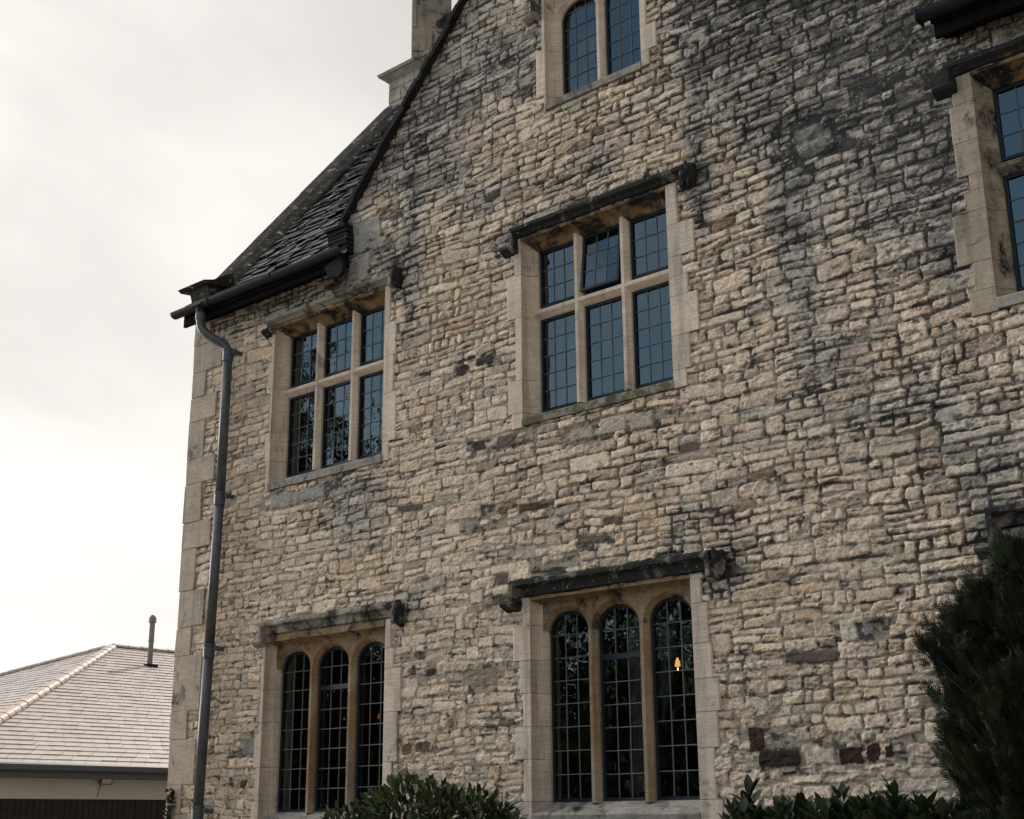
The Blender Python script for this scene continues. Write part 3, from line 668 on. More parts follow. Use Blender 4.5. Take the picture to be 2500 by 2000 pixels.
hood(w2, -12.60, -10.35, 2.20, 2.055, 1.99, M_HOODG, lump=True)
hood(w4, -8.72, -6.40, 2.22, 2.065, 2.01, M_HOOD, lump=True, proj=.12)
hood(w5, -3.88, -1.50, 5.985, 5.885, 5.80, M_HOOD)
hood(w6, -3.93, -1.57, 2.22, 2.065, 1.93, M_HOOD, proj=.12)
hood(w0, -8.36, -6.84, 8.80, 8.69, 8.42, M_HOODG)

# ---- corner quoins (dressed blocks) at the left end of the front
q = MB(); z = GROUND; k = 0
zq = [-1.6, -1.1, -.62, -.2, .08, .42, .95, 1.28, 1.95, 2.3, 2.75, 3.28, 3.62, 4.12, 4.45, 4.95, 5.28, 5.62, 6.0, 6.42]
for za, zb_ in zip(zq[:-1], zq[1:]):
    wq = random.uniform(.50, .62) if k % 2 else random.uniform(.26, .34); dq = .3 if k % 2 else .55; j = random.uniform(-.016, .016)
    q.cbox(XL - .018 + j, XL + wq, -.030 + random.uniform(-.004, .004), dq, za + .0012, zb_ - .0012, .007, .005); k += 1
hpart(q.build('corner_quoins', [M_QUOIN]))

# ---- left end wall, rear wall, right part, ridge geometry
S_ROOF = 1.26; YR = 4.3; ZR = 6.39 + S_ROOF * YR
def roof_z(y): return np.interp(y, [-.34, .3, YR], [6.36, 6.77, ZR])
q = MB(); q.prism([(.02, GROUND), (8.6, GROUND), (8.6, 6.3), (YR, ZR - .1), (.02, 6.3)], 'x', XL + .03, XL + .35)
hpart(q.build('end_wall', [M_QUOIN]))
q = MB(); q.box(XL + .36, XR, 8.2, 8.6, GROUND, 6.3); q.box(XR - .3, XR, .02, 8.19, GROUND, 6.3); hpart(q.build('rear_wall', [M_QUOIN]))

# ---- stone slate roofs: every course is real overlapping slabs
def slates(name, X0, X1, ys, zf, pitch_dir, mat_, expo0=.150, expo1=.075, ya=None):
    """front slope: slabs along x, courses going up in y"""
    V = []; F = []
    y = ya[0]
    def slab(c, ux, uy, un, w_, l_, t):
        n = len(V)
        for a in (-.5, .5):
            for b in (0, 1):
                for cc in (0, 1):
                    p = c + ux * (a * w_) + uy * (b * l_) + un * (cc * t)
                    if b == 0: p = p + ux * random.uniform(-.01, .01) + uy * random.uniform(-.012, .012) + un * random.uniform(-.004, .004)
                    V.append(tuple(p))
        F.extend([(n, n + 1, n + 3, n + 2), (n + 4, n + 6, n + 7, n + 5), (n, n + 4, n + 5, n + 1), (n + 2, n + 3, n + 7, n + 6), (n + 1, n + 5, n + 7, n + 3), (n, n + 2, n + 6, n + 4)])
    while y < ya[1]:
        t_ = (y - ya[0]) / (ya[1] - ya[0]); ex = expo0 + (expo1 - expo0) * t_
        x0, x1 = (X0, X1(y)) if callable(X1) else (X0(y), X1); z = float(zf(y)); z2 = float(zf(y + .1)); uy = Vector((0, .1, z2 - z)).normalized(); un = Vector((0, -uy.z, uy.y)).normalized()
        x = x0 - random.random() * .1
        while x < x1:
            w_ = random.uniform(.13, .34) * (1.15 - .4 * t_); tk = random.uniform(.014, .032)
            tilt = un * .028
            uyt = (uy * ex * 2.1 - un * .045).normalized()
            sag = .012 * math.sin(x * 1.7) + .008 * math.sin(x * 4.1 + y * 3)
            if x + w_ < x1 + .03: slab(Vector((x + w_ / 2, y, z + sag)) + un * random.uniform(.004, .046), Vector((1, 0, random.uniform(-.03, .03))), uyt, un, w_ - .006, ex * 2.0, tk)
            x += w_
        y += ex * math.cos(math.atan(S_ROOF)) if y > .3 else ex * .82
    return hpart(npmesh(name, np.array(V), np.array(F), mat_))
r1 = slates('main_roof', -14.0, lambda y: GX0 - .06 if y < .12 else min(-8, GX0 + .12 + max(0, y - .12) * 1.25), None, roof_z, 1, M_TILE, ya=(-.36, YR))
r1['label'] = 'steep stone slate roof slope left of the gable'
r2 = slates('main_roof', lambda y: GX1 + .06 if y < .12 else GX1 - .12 - max(0, y - .12) * 1.25, XR + .2, None, roof_z, 1, M_TILE, ya=(-.36, YR))
q = MB()

for xa, xb in ((XL + .36, GX0 + .02), (GX1 - .02, XR + .2)): q.prism([(-.30, 6.33), (.05, 6.56), (.05, 6.42), (-.30, 6.27)], 'x', xa, xb)
q.prism([(.052, 6.56), (.30, 6.73), (YR, ZR - .06), (8.9, 6.3), (8.9, 6.2), (YR, ZR - .2), (.30, 6.60), (.052, 6.42)], 'x', XL + .36, XR + .2); hpart(q.build('roof_deck', [M_WOODD]))
# cross gable roof with oversailing verge slates
def gable_roof():
    q = MB()
    for side in (-1, 1):
        ux = GXC + side * (GX1 - GXC); top = 6.93 + GA * (GX1 - GXC)
        def P(x, dz=0.0): return (x, 6.93 + GA * (GX1 - GXC - abs(x - GXC)) + dz)
        xe = GXC + side * (GX1 - GXC - .02)
        q.prism([P(xe, .0), P(GXC), P(GXC, .07), P(xe, .07)], 'y', -.02, 4.2)
    return hpart(q.build('gable_roof', [M_TILE]))
gable_roof()
def verge():
    V = []; F = []
    for side in (-1, 1):
        s = 0; Lg = math.hypot(GX1 - GXC, (GX1 - GXC) * GA); ud = Vector((side / math.sqrt(1 + GA * GA), 0, -GA / math.sqrt(1 + GA * GA))); un = Vector((side * GA, 0, 1)).normalized()
        ap = Vector((GXC, 0, 6.93 + GA * (GX1 - GXC)))
        while s < Lg - .02:
            l_ = random.uniform(.13, .2); yy = -random.uniform(.075, .12)
            base = ap + ud * s + un * random.uniform(.0, .015); n = len(V)
            dirv = (ud * 1.0 + un * .05).normalized()
            for a in (0, 1):
                for b in (yy, .45):
                    for cc in (-.032, .026): 
                        V.append(tuple(base + dirv * (a * (l_ + .06)) + Vector((0, b, 0)) + un * (cc + random.uniform(-.006, .006))))
            F.extend([(n, n + 1, n + 3, n + 2), (n + 4, n + 6, n + 7, n + 5), (n, n + 4, n + 5, n + 1), (n + 2, n + 3, n + 7, n + 6), (n + 1, n + 5, n + 7, n + 3), (n, n + 2, n + 6, n + 4)])
            s += l_
    o = hpart(npmesh('verge', np.array(V), np.array(F), M_VERGE)); o['label'] = 'thin black slate edge oversailing the gable'
verge()
# kicked foot of the verge and the tile ends stacked on the kneeler stones
q = MB()
for k in range(7):
    q.cbox(-11.62 + .02 * k, -11.22 - random.uniform(0, .04), -.14 + random.uniform(-.02, .02), .3, 6.78 - k * .055, 6.82 - k * .055, .005, .006)
hpart(q.build('kneeler_slates', [M_VERGE]))

# ---- coping on the end gable, with kneeler
q = MB(); ys = np.linspace(.12, 4.3, 6)
for a, b in zip(ys[:-1], ys[1:]):
    j = random.uniform(-.012, .012); b_ = b - .008
    def zt(y): return 6.69 + S_ROOF * y + j
    vs = []
    for y in (a, b_):
        vs += [(-14.50, y, zt(y) - .02), (-14.47, y, zt(y)), (-14.20, y, zt(y) - .05), (-14.03, y, zt(y) - .15), (-14.0, y, zt(y) - .19), (-14.0, y, zt(y) - .34), (-14.5, y, zt(y) - .34)]
    n = 7; q.add(vs, [(i, (i + 1) % n, n + (i + 1) % n, n + i) for i in range(n)] + [tuple(range(n)), tuple(range(n, 2 * n))])
cp = hpart(q.build('coping', [M_COPE])); cp['label'] = 'dark lichened coping slabs up the end gable'
q = MB()    # kneeler: flared foot
for y, dy in ((0, 0),):
    pts = [(-.10, 6.84), (.14, 6.90), (.16, 6.60), (.10, 6.42), (.02, 6.45), (-.02, 6.62), (-.05, 6.72)]
q.prism(pts, 'x', -14.42, -14.02)
q.prism([(-.17, 6.835), (-.12, 6.80), (.34, 6.86), (.30, 7.08), (.10, 6.96), (-.02, 6.88)], 'x', -14.56, -13.98)
hpart(q.build('kneeler', [M_COPE]))

# ---- chimney
cy0 = 3.5; q = MB(); q.box(-14.43, -13.53, cy0 + .01, cy0 + 1.49, 10.55, 11.58)
for zc0, zc1, xj in ((10.55, 10.86, -14.1), (10.86, 11.12, -13.9), (11.12, 11.36, -14.15), (11.36, 11.60, -13.85)):
    for xa, xb in ((-14.44, xj), (xj, -13.52)): q.cbox(xa + .004, xb - .004, cy0 - .004, cy0 + 1.5, zc0 + .004, zc1 - .004, .010, .004)
ch = hpart(q.build('chimney', [M_CHIM])); ch['label'] = 'tall chimney with a diagonal shaft on a moulded base'
q = MB()
def cap(z0_, z1_, o0, o1):
    x0, x1, y0, y1 = -14.44, -13.52, cy0, cy0 + 1.5
    vs = [(x0 - o0, y0 - o0, z0_), (x1 + o0, y0 - o0, z0_), (x1 + o0, y1 + o0, z0_), (x0 - o0, y1 + o0, z0_), (x0 - o1, y0 - o1, z1_), (x1 + o1, y0 - o1, z1_), (x1 + o1, y1 + o1, z1_), (x0 - o1, y1 + o1, z1_)]
    q.add(vs, [(0, 1, 5, 4), (1, 2, 6, 5), (2, 3, 7, 6), (3, 0, 4, 7), (0, 3, 2, 1), (4, 5, 6, 7)])
cap(11.50, 11.60, .005, .10); cap(11.602, 11.65, .12, .14); cap(11.652, 11.80, .13, -.12)
q.build('chimney_cornice', [M_CHIM]).parent = ch
q = MB(); q.cbox(-14.50, -13.45, cy0 - .06, cy0 + .1, 10.86, 10.92, .01); q.build('chimney_apron', [M_LEADS]).parent = ch
q = MB(); hs = .325; zsn = [11.7, 11.98, 12.42, 12.95, 13.5, 14.1]
Q = Matrix.Rotation(R(45 + 0), 4, 'Z'); cxy = Vector((-14.02, cy0 + .55, 0))
for i, (a, b) in enumerate(zip(zsn[:-1], zsn[1:])):
    s0 = len(q.v); 
    if i < 2: q.cbox(-hs, hs, -hs, hs, a + .005, b - .005, .012, .004)
    else:       # panelled courses with corner ribs
        q.cbox(-hs + .05, hs - .05, -hs + .035, hs - .035, a + .002, b - .002, .004)
        for sx in (-1, 1):
            for sy in (-1, 1): q.cbox(sx * (hs - .04) - .04, sx * (hs - .04) + .04, sy * (hs - .04) - .04, sy * (hs - .04) + .04, a + .001, b - .001, .012)
    q.v[s0:] = [tuple(Q @ Vector(v) + cxy) for v in q.v[s0:]]
s0 = len(q.v); q.cbox(-.38, .38, -.38, .38, 14.1, 14.22, .02); q.v[s0:] = [tuple(Q @ Vector(v) + cxy) for v in q.v[s0:]]
q.build('chimney_shaft', [M_CHIM]).parent = ch

# ---- gutters, downpipe
def halfpipe(q, x0, x1, yc, zc, r=.072, t=.006):
    n = 12; vs = []
    for x in (x0, x1):
        for rr in (r, r - t):
            for k in range(n + 1):
                a = PI + PI * k / n; vs.append((x, yc + rr * math.cos(a), zc + rr * math.sin(a)))
    m = n + 1; fs = []
    for k in range(n): fs += [(k, k + 1, 2 * m + k + 1, 2 * m + k), (m + k, 3 * m + k, 3 * m + k + 1, m + k + 1), (k, m + k, m + k + 1, k + 1), (2 * m + k, 2 * m + k + 1, 3 * m + k + 1, 3 * m + k)]
    fs += [(0, 2 * m, 3 * m, m), (n, m + n, 3 * m + n, 2 * m + n)]; q.add(vs, fs)
GY, GZ = -.345, 6.385
q = MB()
for a, b in ((-14.33, -13.60), (-13.60, -12.35), (-12.35, -11.08)): halfpipe(q, a, b + .03, GY, GZ - .01 * (b > -12), .074)
for x in (-13.60, -12.35): halfpipe(q, x - .05, x + .05, GY, GZ, .083, .008)
gut = hpart(q.build('gutter', [M_IRON], smooth=False)); gut['label'] = 'black half round gutter over the left window'
q = MB(); q.tube([(-13.76, GY, GZ - .03), (-13.76, GY, GZ - .12)], .062, 20); q.box(-13.86, -13.66, GY - .083, GY + .083, GZ - .045, GZ - .02); q.build('gutter_outlet', [M_IRON], smooth=False).parent = gut
for x in (-14.1, -13.3, -12.7, -12.0, -11.4): q = MB(); q.box(x - .012, x + .012, GY + .02, -.02, GZ - .05, GZ - .035); q.build('gutter_bracket', [M_IRON]).parent = gut
q = MB(); halfpipe(q, -3.93, XR, GY, GZ - .02, .074); q.box(-3.94, -3.925, GY - .08, GY + .08, GZ - .1, GZ + .01)
g2 = hpart(q.build('gutter', [M_IRON])); g2['label'] = 'black gutter over the right hand window'
for xa, xb, za in ((-14.24, -11.30, 6.20), (-3.85, XR, 6.16)):  # near-black boards, colour also carries the deep shade under the eaves
    q = MB(); q.prism([(-.26, za), (-.26, 6.37), (-.22, 6.37), (-.22, za + .10), (.0, za + .13), (.0, za + .10), (-.22, za + .07), (-.22, za)], 'x', xa, xb); hpart(q.build('eaves_board', [M_WOODD]))
q = MB(); q.prism([(-11.42, 6.24), (-11.12, 6.34), (-11.09, 6.12), (-11.16, 6.06), (-11.34, 6.10)], 'y', -.30, -.24); hpart(q.build('lead_flashing', [M_LEADS]))
# swan neck downpipe
q = MB(); P0 = Vector((-13.76, GY, 6.28)); x1, y1 = -13.42, -.13
def bez(a, b, c, d, n=10): return [a * (1 - t) ** 3 + b * 3 * t * (1 - t) ** 2 + c * 3 * t * t * (1 - t) + d * t ** 3 for t in [k / n for k in range(n + 1)]]
pp = [P0, Vector((-13.755, GY, 6.20))] + bez(Vector((-13.75, GY, 6.16)), Vector((-13.74, GY, 6.02)), Vector((-13.70, GY + .02, 6.0)), Vector((-13.64, GY + .05, 5.94)), 6) + \
     bez(Vector((-13.56, GY + .12, 5.87)), Vector((-13.46, y1 - .04, 5.80)), Vector((-13.42, y1, 5.78)), Vector((-13.42, y1, 5.64)), 8)
q.tube(pp, .058, 24)
q.tube([(-13.42, y1, 5.66), (-13.42, y1, 3.80)], .060, 24); q.tube([(-13.425, y1, 3.80), (-13.47, y1, 1.95)], .060, 24); q.tube([(-13.47, y1, 1.95), (-13.51, y1, .08)], .062, 24); q.tube([(-13.51, y1, .08), (-13.53, y1, GROUND)], .062, 24)
dpipe = hpart(q.build('downpipe', [M_IRONP], smooth=True)); dpipe['label'] = 'painted iron downpipe with a swan neck'
for (x, z) in ((-13.42, 5.66), (-13.425, 3.80), (-13.47, 1.95), (-13.51, .10)):
    q = MB(); q.tube([(x, y1, z - .085), (x, y1, z - .08), (x, y1, z + .05), (x, y1, z + .055), (x, y1, z + .075), (x, y1, z + .08)], .066, 24, rs=[.064, .070, .070, .078, .078, .064])
    q.box(x + .03, x + .13, y1 + .0, y1 + .05, z + .0, z + .05); q.tube([(x + .11, y1 - .005, z + .02), (x + .11, -.005, z + .02)], .028, 14)
    q.build('pipe_collar', [M_IRONP], smooth=False).parent = dpipe
q = MB(); q.tube([(-13.757, GY, 6.25), (-13.757, GY, 6.24), (-13.755, GY, 6.16), (-13.755, GY, 6.155)], .06, 24, rs=[.058, .066, .066, .056]); q.build('pipe_collar', [M_IRONP]).parent = dpipe
for o in dpipe.children: o.matrix_parent_inverse = Matrix()

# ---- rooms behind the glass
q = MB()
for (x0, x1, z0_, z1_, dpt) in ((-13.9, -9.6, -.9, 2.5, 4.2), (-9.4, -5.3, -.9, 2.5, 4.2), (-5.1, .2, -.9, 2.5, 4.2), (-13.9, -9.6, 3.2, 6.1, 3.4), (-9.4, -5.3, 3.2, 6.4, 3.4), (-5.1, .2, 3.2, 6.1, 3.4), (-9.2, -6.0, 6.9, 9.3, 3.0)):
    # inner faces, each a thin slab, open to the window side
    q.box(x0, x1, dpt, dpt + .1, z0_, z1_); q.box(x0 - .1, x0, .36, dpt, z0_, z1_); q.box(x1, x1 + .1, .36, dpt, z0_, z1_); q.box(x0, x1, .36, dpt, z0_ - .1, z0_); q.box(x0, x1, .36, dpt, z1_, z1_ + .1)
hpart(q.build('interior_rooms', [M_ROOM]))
def curtain(x0, x1, xt0, xt1, y, zt, zb, label, zk=None):
    """hanging folds; bottom runs x0..x1, top xt0..xt1"""
    n, m = 70, 24; V = []; F = []
    for j in range(m + 1):
        t = j / m
        for i in range(n + 1):
            s = i / n; tt = t ** 1.6
            xa = xt0 + (x0 - xt0) * tt; xb = xt1 + (x1 - xt1) * tt
            fold = math.sin(s * 2 * PI * 8 + .4 * math.sin(3 * t)) * .035 * (.7 + .3 * t)
            V.append((xa + (xb - xa) * s, y + fold + .01 * math.sin(s * 40), zt + (zb - zt) * t))
    for j in range(m):
        for i in range(n): a = j * (n + 1) + i; F.append((a, a + 1, a + n + 2, a + n + 1))
    o = npmesh('curtain', np.array(V), np.array(F), M_CURT, smooth=True)
    md = o.modifiers.new('thick', 'SOLIDIFY'); md.thickness = .004
    return tag(o, label, 'curtain', 'linen curtains behind the windows')
curtain(-7.86, -7.66, -7.86, -7.26, .62, 1.9, .2, 'pale curtain pulled back behind the middle arched light with the lamp')
curtain(-6.74, -6.60, -7.10, -6.60, .62, 1.95, .2, 'grey curtain swept aside behind the right arched light')
curtain(-8.62, -8.40, -8.62, -8.38, .60, 5.8, 3.8, 'pale curtain edge behind the left lights of the open vent window')
curtain(-8.25, -8.02, -8.25, -7.98, .55, 8.5, 7.2, 'pale curtain in the left light of the gable window')

# ---- lamps seen through the lower windows
M_SHADE = m_emit('lit_lampshade', (1.0, .48, .14), 1.0); M_FLAME = m_emit('lit_bulb', (1.0, .55, .18), 7.0); M_BRASS = m_plain('aged_brass', (.20, .12, .04), .4, .5, .2, 20, .1, 1.0); M_DIM = m_emit('dim_amber_glass', (1.0, .28, .06), .16)
def wall_lamp(x, y, z, label, shade=True, s=1.0, bulbs=1, dim=False):
    r = empty('lamp', (x, y, z), label, 'lamp', 'lamps lit inside the ground floor rooms')
    q = MB(); q.tube([(0, 0, -.30 * s), (0, 0, -.02 * s)], .008 * s, 10); q.tube([(0, 0, -.31 * s), (0, 0, -.27 * s)], .03 * s, 14)
    q.tube([(0, 0, -.05 * s), (0, 0, -.03 * s), (0, 0, .0)], .014 * s, 12, rs=[.008 * s, .018 * s, .012 * s]); q.build('stand', [M_BRASS]).parent = r
    for b in range(bulbs):
        dx = (b - (bulbs - 1) / 2) * .09
        q = MB(); q.tube([(dx, 0, -.01), (dx, 0, .01 * s), (dx, 0, .03 * s), (dx, 0, .055 * s)], .01, 12, rs=[.004 * s, .011 * s, .010 * s, .001]); q.build('bulb', [M_FLAME]).parent = r
    if shade:
        q = MB(); q.tube([(0, 0, .07 * s), (0, 0, .11 * s), (0, 0, .16 * s), (0, 0, .20 * s), (0, 0, .22 * s)], .05, 20, rs=[.050 * s, .046 * s, .034 * s, .020 * s, .010 * s]); q.build('lamp_shade', [M_DIM if dim else M_SHADE], smooth=True).parent = r
    return r
import itertools
def at(px, py, y):          # photo pixel -> point on the plane y (measuring aid for the room lamps)
    c = Vector(((px - 1250) / FPX, -(py - 1000) / FPX, 1.0)); d = rt2 * c.x + up2 * c.y + fw * c.z; t = (y + 10) / d.y; return CAM + d * t
for px, py, y, lab, sh, s, nb, dm in ((1654, 1614, 2.0, 'glowing bell shaded lamp in the right arched light of the middle window', True, .62, 1, False),
        (1515, 1620, 2.6, 'small bare candle bulb in the middle arched light below the casement bar', False, 1.6, 1, False),
        (1507, 1868, 3.2, 'pair of tiny candle bulbs low in the middle arched light', False, .8, 2, False),
        (1526, 1917, 3.2, 'lowest tiny bulb near the sill of the middle arched light', False, .7, 1, False),
        (925, 1742, 2.6, 'dim amber shaded lamp behind the right light of the lower left window', True, .45, 0, True),
        (827, 1740, 3.2, 'faint bulb halfway up the middle light of the lower left window', False, .8, 1, False)):
    p = at(px, py, y); wall_lamp(p.x, p.y, p.z - (.1 if sh else .02), lab, sh, s, nb, dm)

# ================================================================== ground
def m_ground():
    m, nt, N, L, B = mat('gravel_and_grass'); g = geo(N)
    f = noise(N, L, g, .35, 4); f2 = noise(N, L, g, 30, 4)
    c = mix(N, L, ramp(N, L, f, [(.58, 0.0), (.64, 1.0)]), (.34, .29, .23), (.045, .06, .022)); c = mix(N, L, 1.0, c, ramp(N, L, f2, [(.3, .7), (.7, 1.2)]), 'MULTIPLY')
    L.new(c, B.inputs['Base Color']); B.inputs['Roughness'].default_value = .95; bump(N, L, f2, B, .5, .02); return m
n = 60; gx = np.concatenate([-np.geomspace(900, 12, 20), np.linspace(-11, 11, 21), np.geomspace(12, 900, 20)]); GXm, GYm = np.meshgrid(gx, gx)
GZm = GROUND + .06 * fbm(GXm * .2, GYm * .2, 3, 2) * (np.hypot(GXm, GYm) > 16); idx = np.arange(GXm.size).reshape(GXm.shape)
Fg = np.stack([idx[:-1, :-1], idx[:-1, 1:], idx[1:, 1:], idx[1:, :-1]], -1).reshape(-1, 4)
tag(npmesh('ground', np.stack([GXm - 8, GYm, GZm - .0], -1).reshape(-1, 3), Fg, m_ground(), smooth=True), kind='structure')

# ================================================================== far outbuilding
M_SLATE = m_plain('pale_concrete_slates', (.44, .39, .36), .38, .6, .12, 3, .2); M_FASC = m_plain('grey_fascia', (.055, .065, .075), .5, .4, .1, 4, .05)
M_BOARD = m_plain('pale_painted_board', (.42, .42, .40), .7, .3, .06, 3, .05); M_TIMB = m_plain('red_brown_cladding', (.020, .013, .011), .7, .3, .3, 6, .2)
M_RIDGE = m_plain('pinkish_ridge_tiles', (.46, .37, .32), .6, .4, .15, 3, .2)
ox, oy, oz, ow = -22.9, 1.27, 1.0, 9.0; oya, oza = oy + ow, 4.47; oye = 42.0
ob = empty('outbuilding', (ox - ow, 20, GROUND), 'low outbuilding with a pale slate hipped roof and dark timber wall', 'building'); ob.matrix_world = Matrix.Translation((ox - ow, 20, GROUND)); obi = ob.matrix_world.inverted()
def opart(o, par=None):
    o.parent = par or ob
    if not par: o.matrix_parent_inverse = obi
    return o
def slate_plane(A, B_, C_, D_, rows, tw):
    """A-B eave, D-C ridge; rows of real lapped slates clipped to the trapezoid"""
    A, B_, C_, D_ = map(Vector, (A, B_, C_, D_)); V = []; F = []
    nrm = (B_ - A).cross(D_ - A).normalized(); nrm = nrm if nrm.z > 0 else -nrm
    for r in range(rows):
        t0, t1 = r / rows, min(1, (r + 1.15) / rows); a0 = A.lerp(D_, t0); b0 = B_.lerp(C_, t0); a1 = A.lerp(D_, t1); b1 = B_.lerp(C_, t1)
        ln = (b0 - a0).length; n_ = max(1, int(ln / tw)); off = random.random() / n_
        for k in range(n_ + 1):
            s0, s1 = max(0, (k - 1) / n_ + off), min(1, k / n_ + off)
            if s1 - s0 < .001: continue
            e = .003 / max(ln, .1); i = len(V); lift = .022 + random.uniform(-.004, .006)
            p = [a0.lerp(b0, s0 + e) + nrm * lift, a0.lerp(b0, s1 - e) + nrm * (lift + random.uniform(-.003, .003)), a1.lerp(b1, s1 - e) + nrm * .004, a1.lerp(b1, s0 + e) + nrm * .004]
            p += [p[0] - nrm * lift, p[1] - nrm * lift]
            V += [tuple(v) for v in p]; F += [(i, i + 1, i + 2, i + 3), (i + 4, i + 5, i + 1, i)]
    return V, F
ridge0 = (ox - ow, oya, oza); ridge1 = (ox - ow, oye - ow, oza)
V, F = slate_plane((ox, oy, oz), (ox, oye, oz), ridge1, ridge0, 36, .32); V2, F2 = slate_plane((ox - 2 * ow, oy, oz), (ox, oy, oz), ridge0, ridge0, 36, .32); V3, F3 = slate_plane((ox - 2 * ow, oye, oz), (ox - 2 * ow, oy, oz), ridge0, ridge1, 30, 1.5)
allV = V + V2 + V3; allF = F + [tuple(i + len(V) for i in f) for f in F2] + [tuple(i + len(V) + len(V2) for i in f) for f in F3]
orf = opart(npmesh('roof', np.array(allV), np.array(allF), M_SLATE))
q = MB()
def ridge_tiles(q, a, b, r=.15, l=.42):
    a, b = Vector(a), Vector(b); d = (b - a); n_ = int(d.length / l); d.normalize(); s = d.cross(Vector((0, 0, 1))).normalized(); u = s.cross(d)
    for k in range(n_):
        p0 = a + d * (k * l); p1 = p0 + d * (l - .012); j = random.uniform(0, .008); vs = []
        for p, rr in ((p0, r + .012), (p1, r)):
            for i in range(7): an = PI * i / 6; vs.append(p + s * (math.cos(an) * rr) + u * (math.sin(an) * rr * .62 + j - .02))
        q.add(vs, [(i, i + 1, 8 + i, 7 + i) for i in range(6)] + [tuple(range(7)), tuple(range(13, 6, -1))])
ridge_tiles(q, ridge0, ridge1); ridge_tiles(q, (ox, oy, oz + .02), ridge0); ridge_tiles(q, (ox - 2 * ow, oy, oz + .02), ridge0)
q.build('ridge_tiles', [M_RIDGE]).parent = orf
for o in orf.children: o.matrix_parent_inverse = Matrix()
q = MB(); q.prism([(ox + .10, oz + .03), (ox + .14, oz + .0), (ox + .14, oz - .09), (ox + .10, oz - .12), (ox + .0, oz - .10), (ox, oz + .0)], 'y', oy - .1, oye + .1); q.box(ox - .35, ox + .02, oy - .05, oye, oz - .22, oz - .02)
q.box(ox - 2 * ow, ox + .13, oy - .13, oy - .03, oz - .22, oz + .02); opart(q.build('fascia_gutter', [M_FASC]))
q = MB(); q.box(ox - .42, ox - .36, oy + .3, oye, oz - .58, oz - .22); q.box(ox - 2 * ow + .4, ox - .36, oy + .24, oy + .3, oz - .58, oz - .22)
q.box(ox - .36, ox - .352, 6.5, 14.0, oz - .50, oz - .49)
opart(q.build('lintel_board', [M_BOARD]))
q = MB()
y = oy + .3
while y < 30: q.box(ox - .46, ox - .40 + random.uniform(-.008, .004), y, y + .115, GROUND, oz - .582); y += .125
q.box(ox - 2 * ow + .5, ox - .5, oy + .33, oye - .3, GROUND, oz - .1)
opart(q.build('timber_wall', [M_TIMB]))
# flue, positioned on the slope
def on_slope(px, py):
    c = Vector(((px - 1250) / FPX, -(py - 1000) / FPX, 1.0)); d = rt2 * c.x + up2 * c.y + fw * c.z
    nrm = Vector((oza - oz, 0, ow)).normalized(); p0 = Vector((ox, 0, oz)); t = (p0 - CAM).dot(nrm) / d.dot(nrm); return CAM + d * t
FLUE = on_slope(365, 1626); fx, fy, fz = FLUE
q = MB(); q.tube([(fx, fy, fz - .25), (fx, fy, fz + .66)], .066, 20); q.tube([(fx, fy, fz + .62), (fx, fy, fz + .63), (fx, fy, fz + .66), (fx, fy, fz + .67)], .07, 20, rs=[.066, .08, .08, .066]); q.tube([(fx, fy, fz + .67), (fx, fy, fz + 1.12)], .070, 20)
q.tube([(fx, fy, fz + 1.10), (fx, fy, fz + 1.11), (fx, fy, fz + 1.13), (fx, fy, fz + 1.14), (fx, fy, fz + 1.22), (fx, fy, fz + 1.27), (fx, fy, fz + 1.30), (fx, fy, fz + 1.31)], .1, 20, rs=[.07, .105, .105, .092, .096, .075, .045, .03])
fl = q.build('flue_pipe', [m_plain('grey_flue_paint', (.20, .195, .19), .6, .4, .15, 5, .1)]); fl.parent = orf; fl.matrix_parent_inverse = Matrix()
q = MB(); q.cbox(fx - .16, fx + .16, fy - .16, fy + .16, fz - .03, fz + .04, .01); e = q.build('flue_flashing', [M_LEADS]); e.parent = orf
# floodlight on the board
P = at(0, 0, 0); c_ = Vector(((252 - 1250) / FPX, -(1902 - 1000) / FPX, 1.0)); d_ = rt2 * c_.x + up2 * c_.y + fw * c_.z; t_ = (ox - .36) / d_.x; FL = CAM + d_ * t_
q = MB(); x_, y_, z_ = FL
q.box(x_ - .01, x_ + .06, y_ - .02, y_ + .02, z_ - .03, z_ + .03); n0 = len(q.v); q.cbox(-.03, .03, -.13, .13, -.11, .11, .012)
TR = Matrix.Translation((x_ + .12, y_, z_)) @ Matrix.Rotation(R(28), 4, 'Y'); q.v[n0:] = [tuple(TR @ Vector(v)) for v in q.v[n0:]]
fld = opart(q.build('floodlight', [M_FASC]))
q = MB(); q.box(.0315, .034, -.10, .10, -.08, .08); q.v = [tuple(TR @ Vector(v)) for v in q.v]; lz = q.build('floodlight_lens', [m_plain('lens_glass', (.5, .47, .42), .2, .5, .02, 3, 0)]); lz.parent = fld
q = MB(); q.tube([(x_ + .004, y_ - .05, z_ - .1), (x_ + .004, y_ - .10, z_ - .33)], .008, 8); e = q.build('cable', [M_FASC]); e.parent = fld

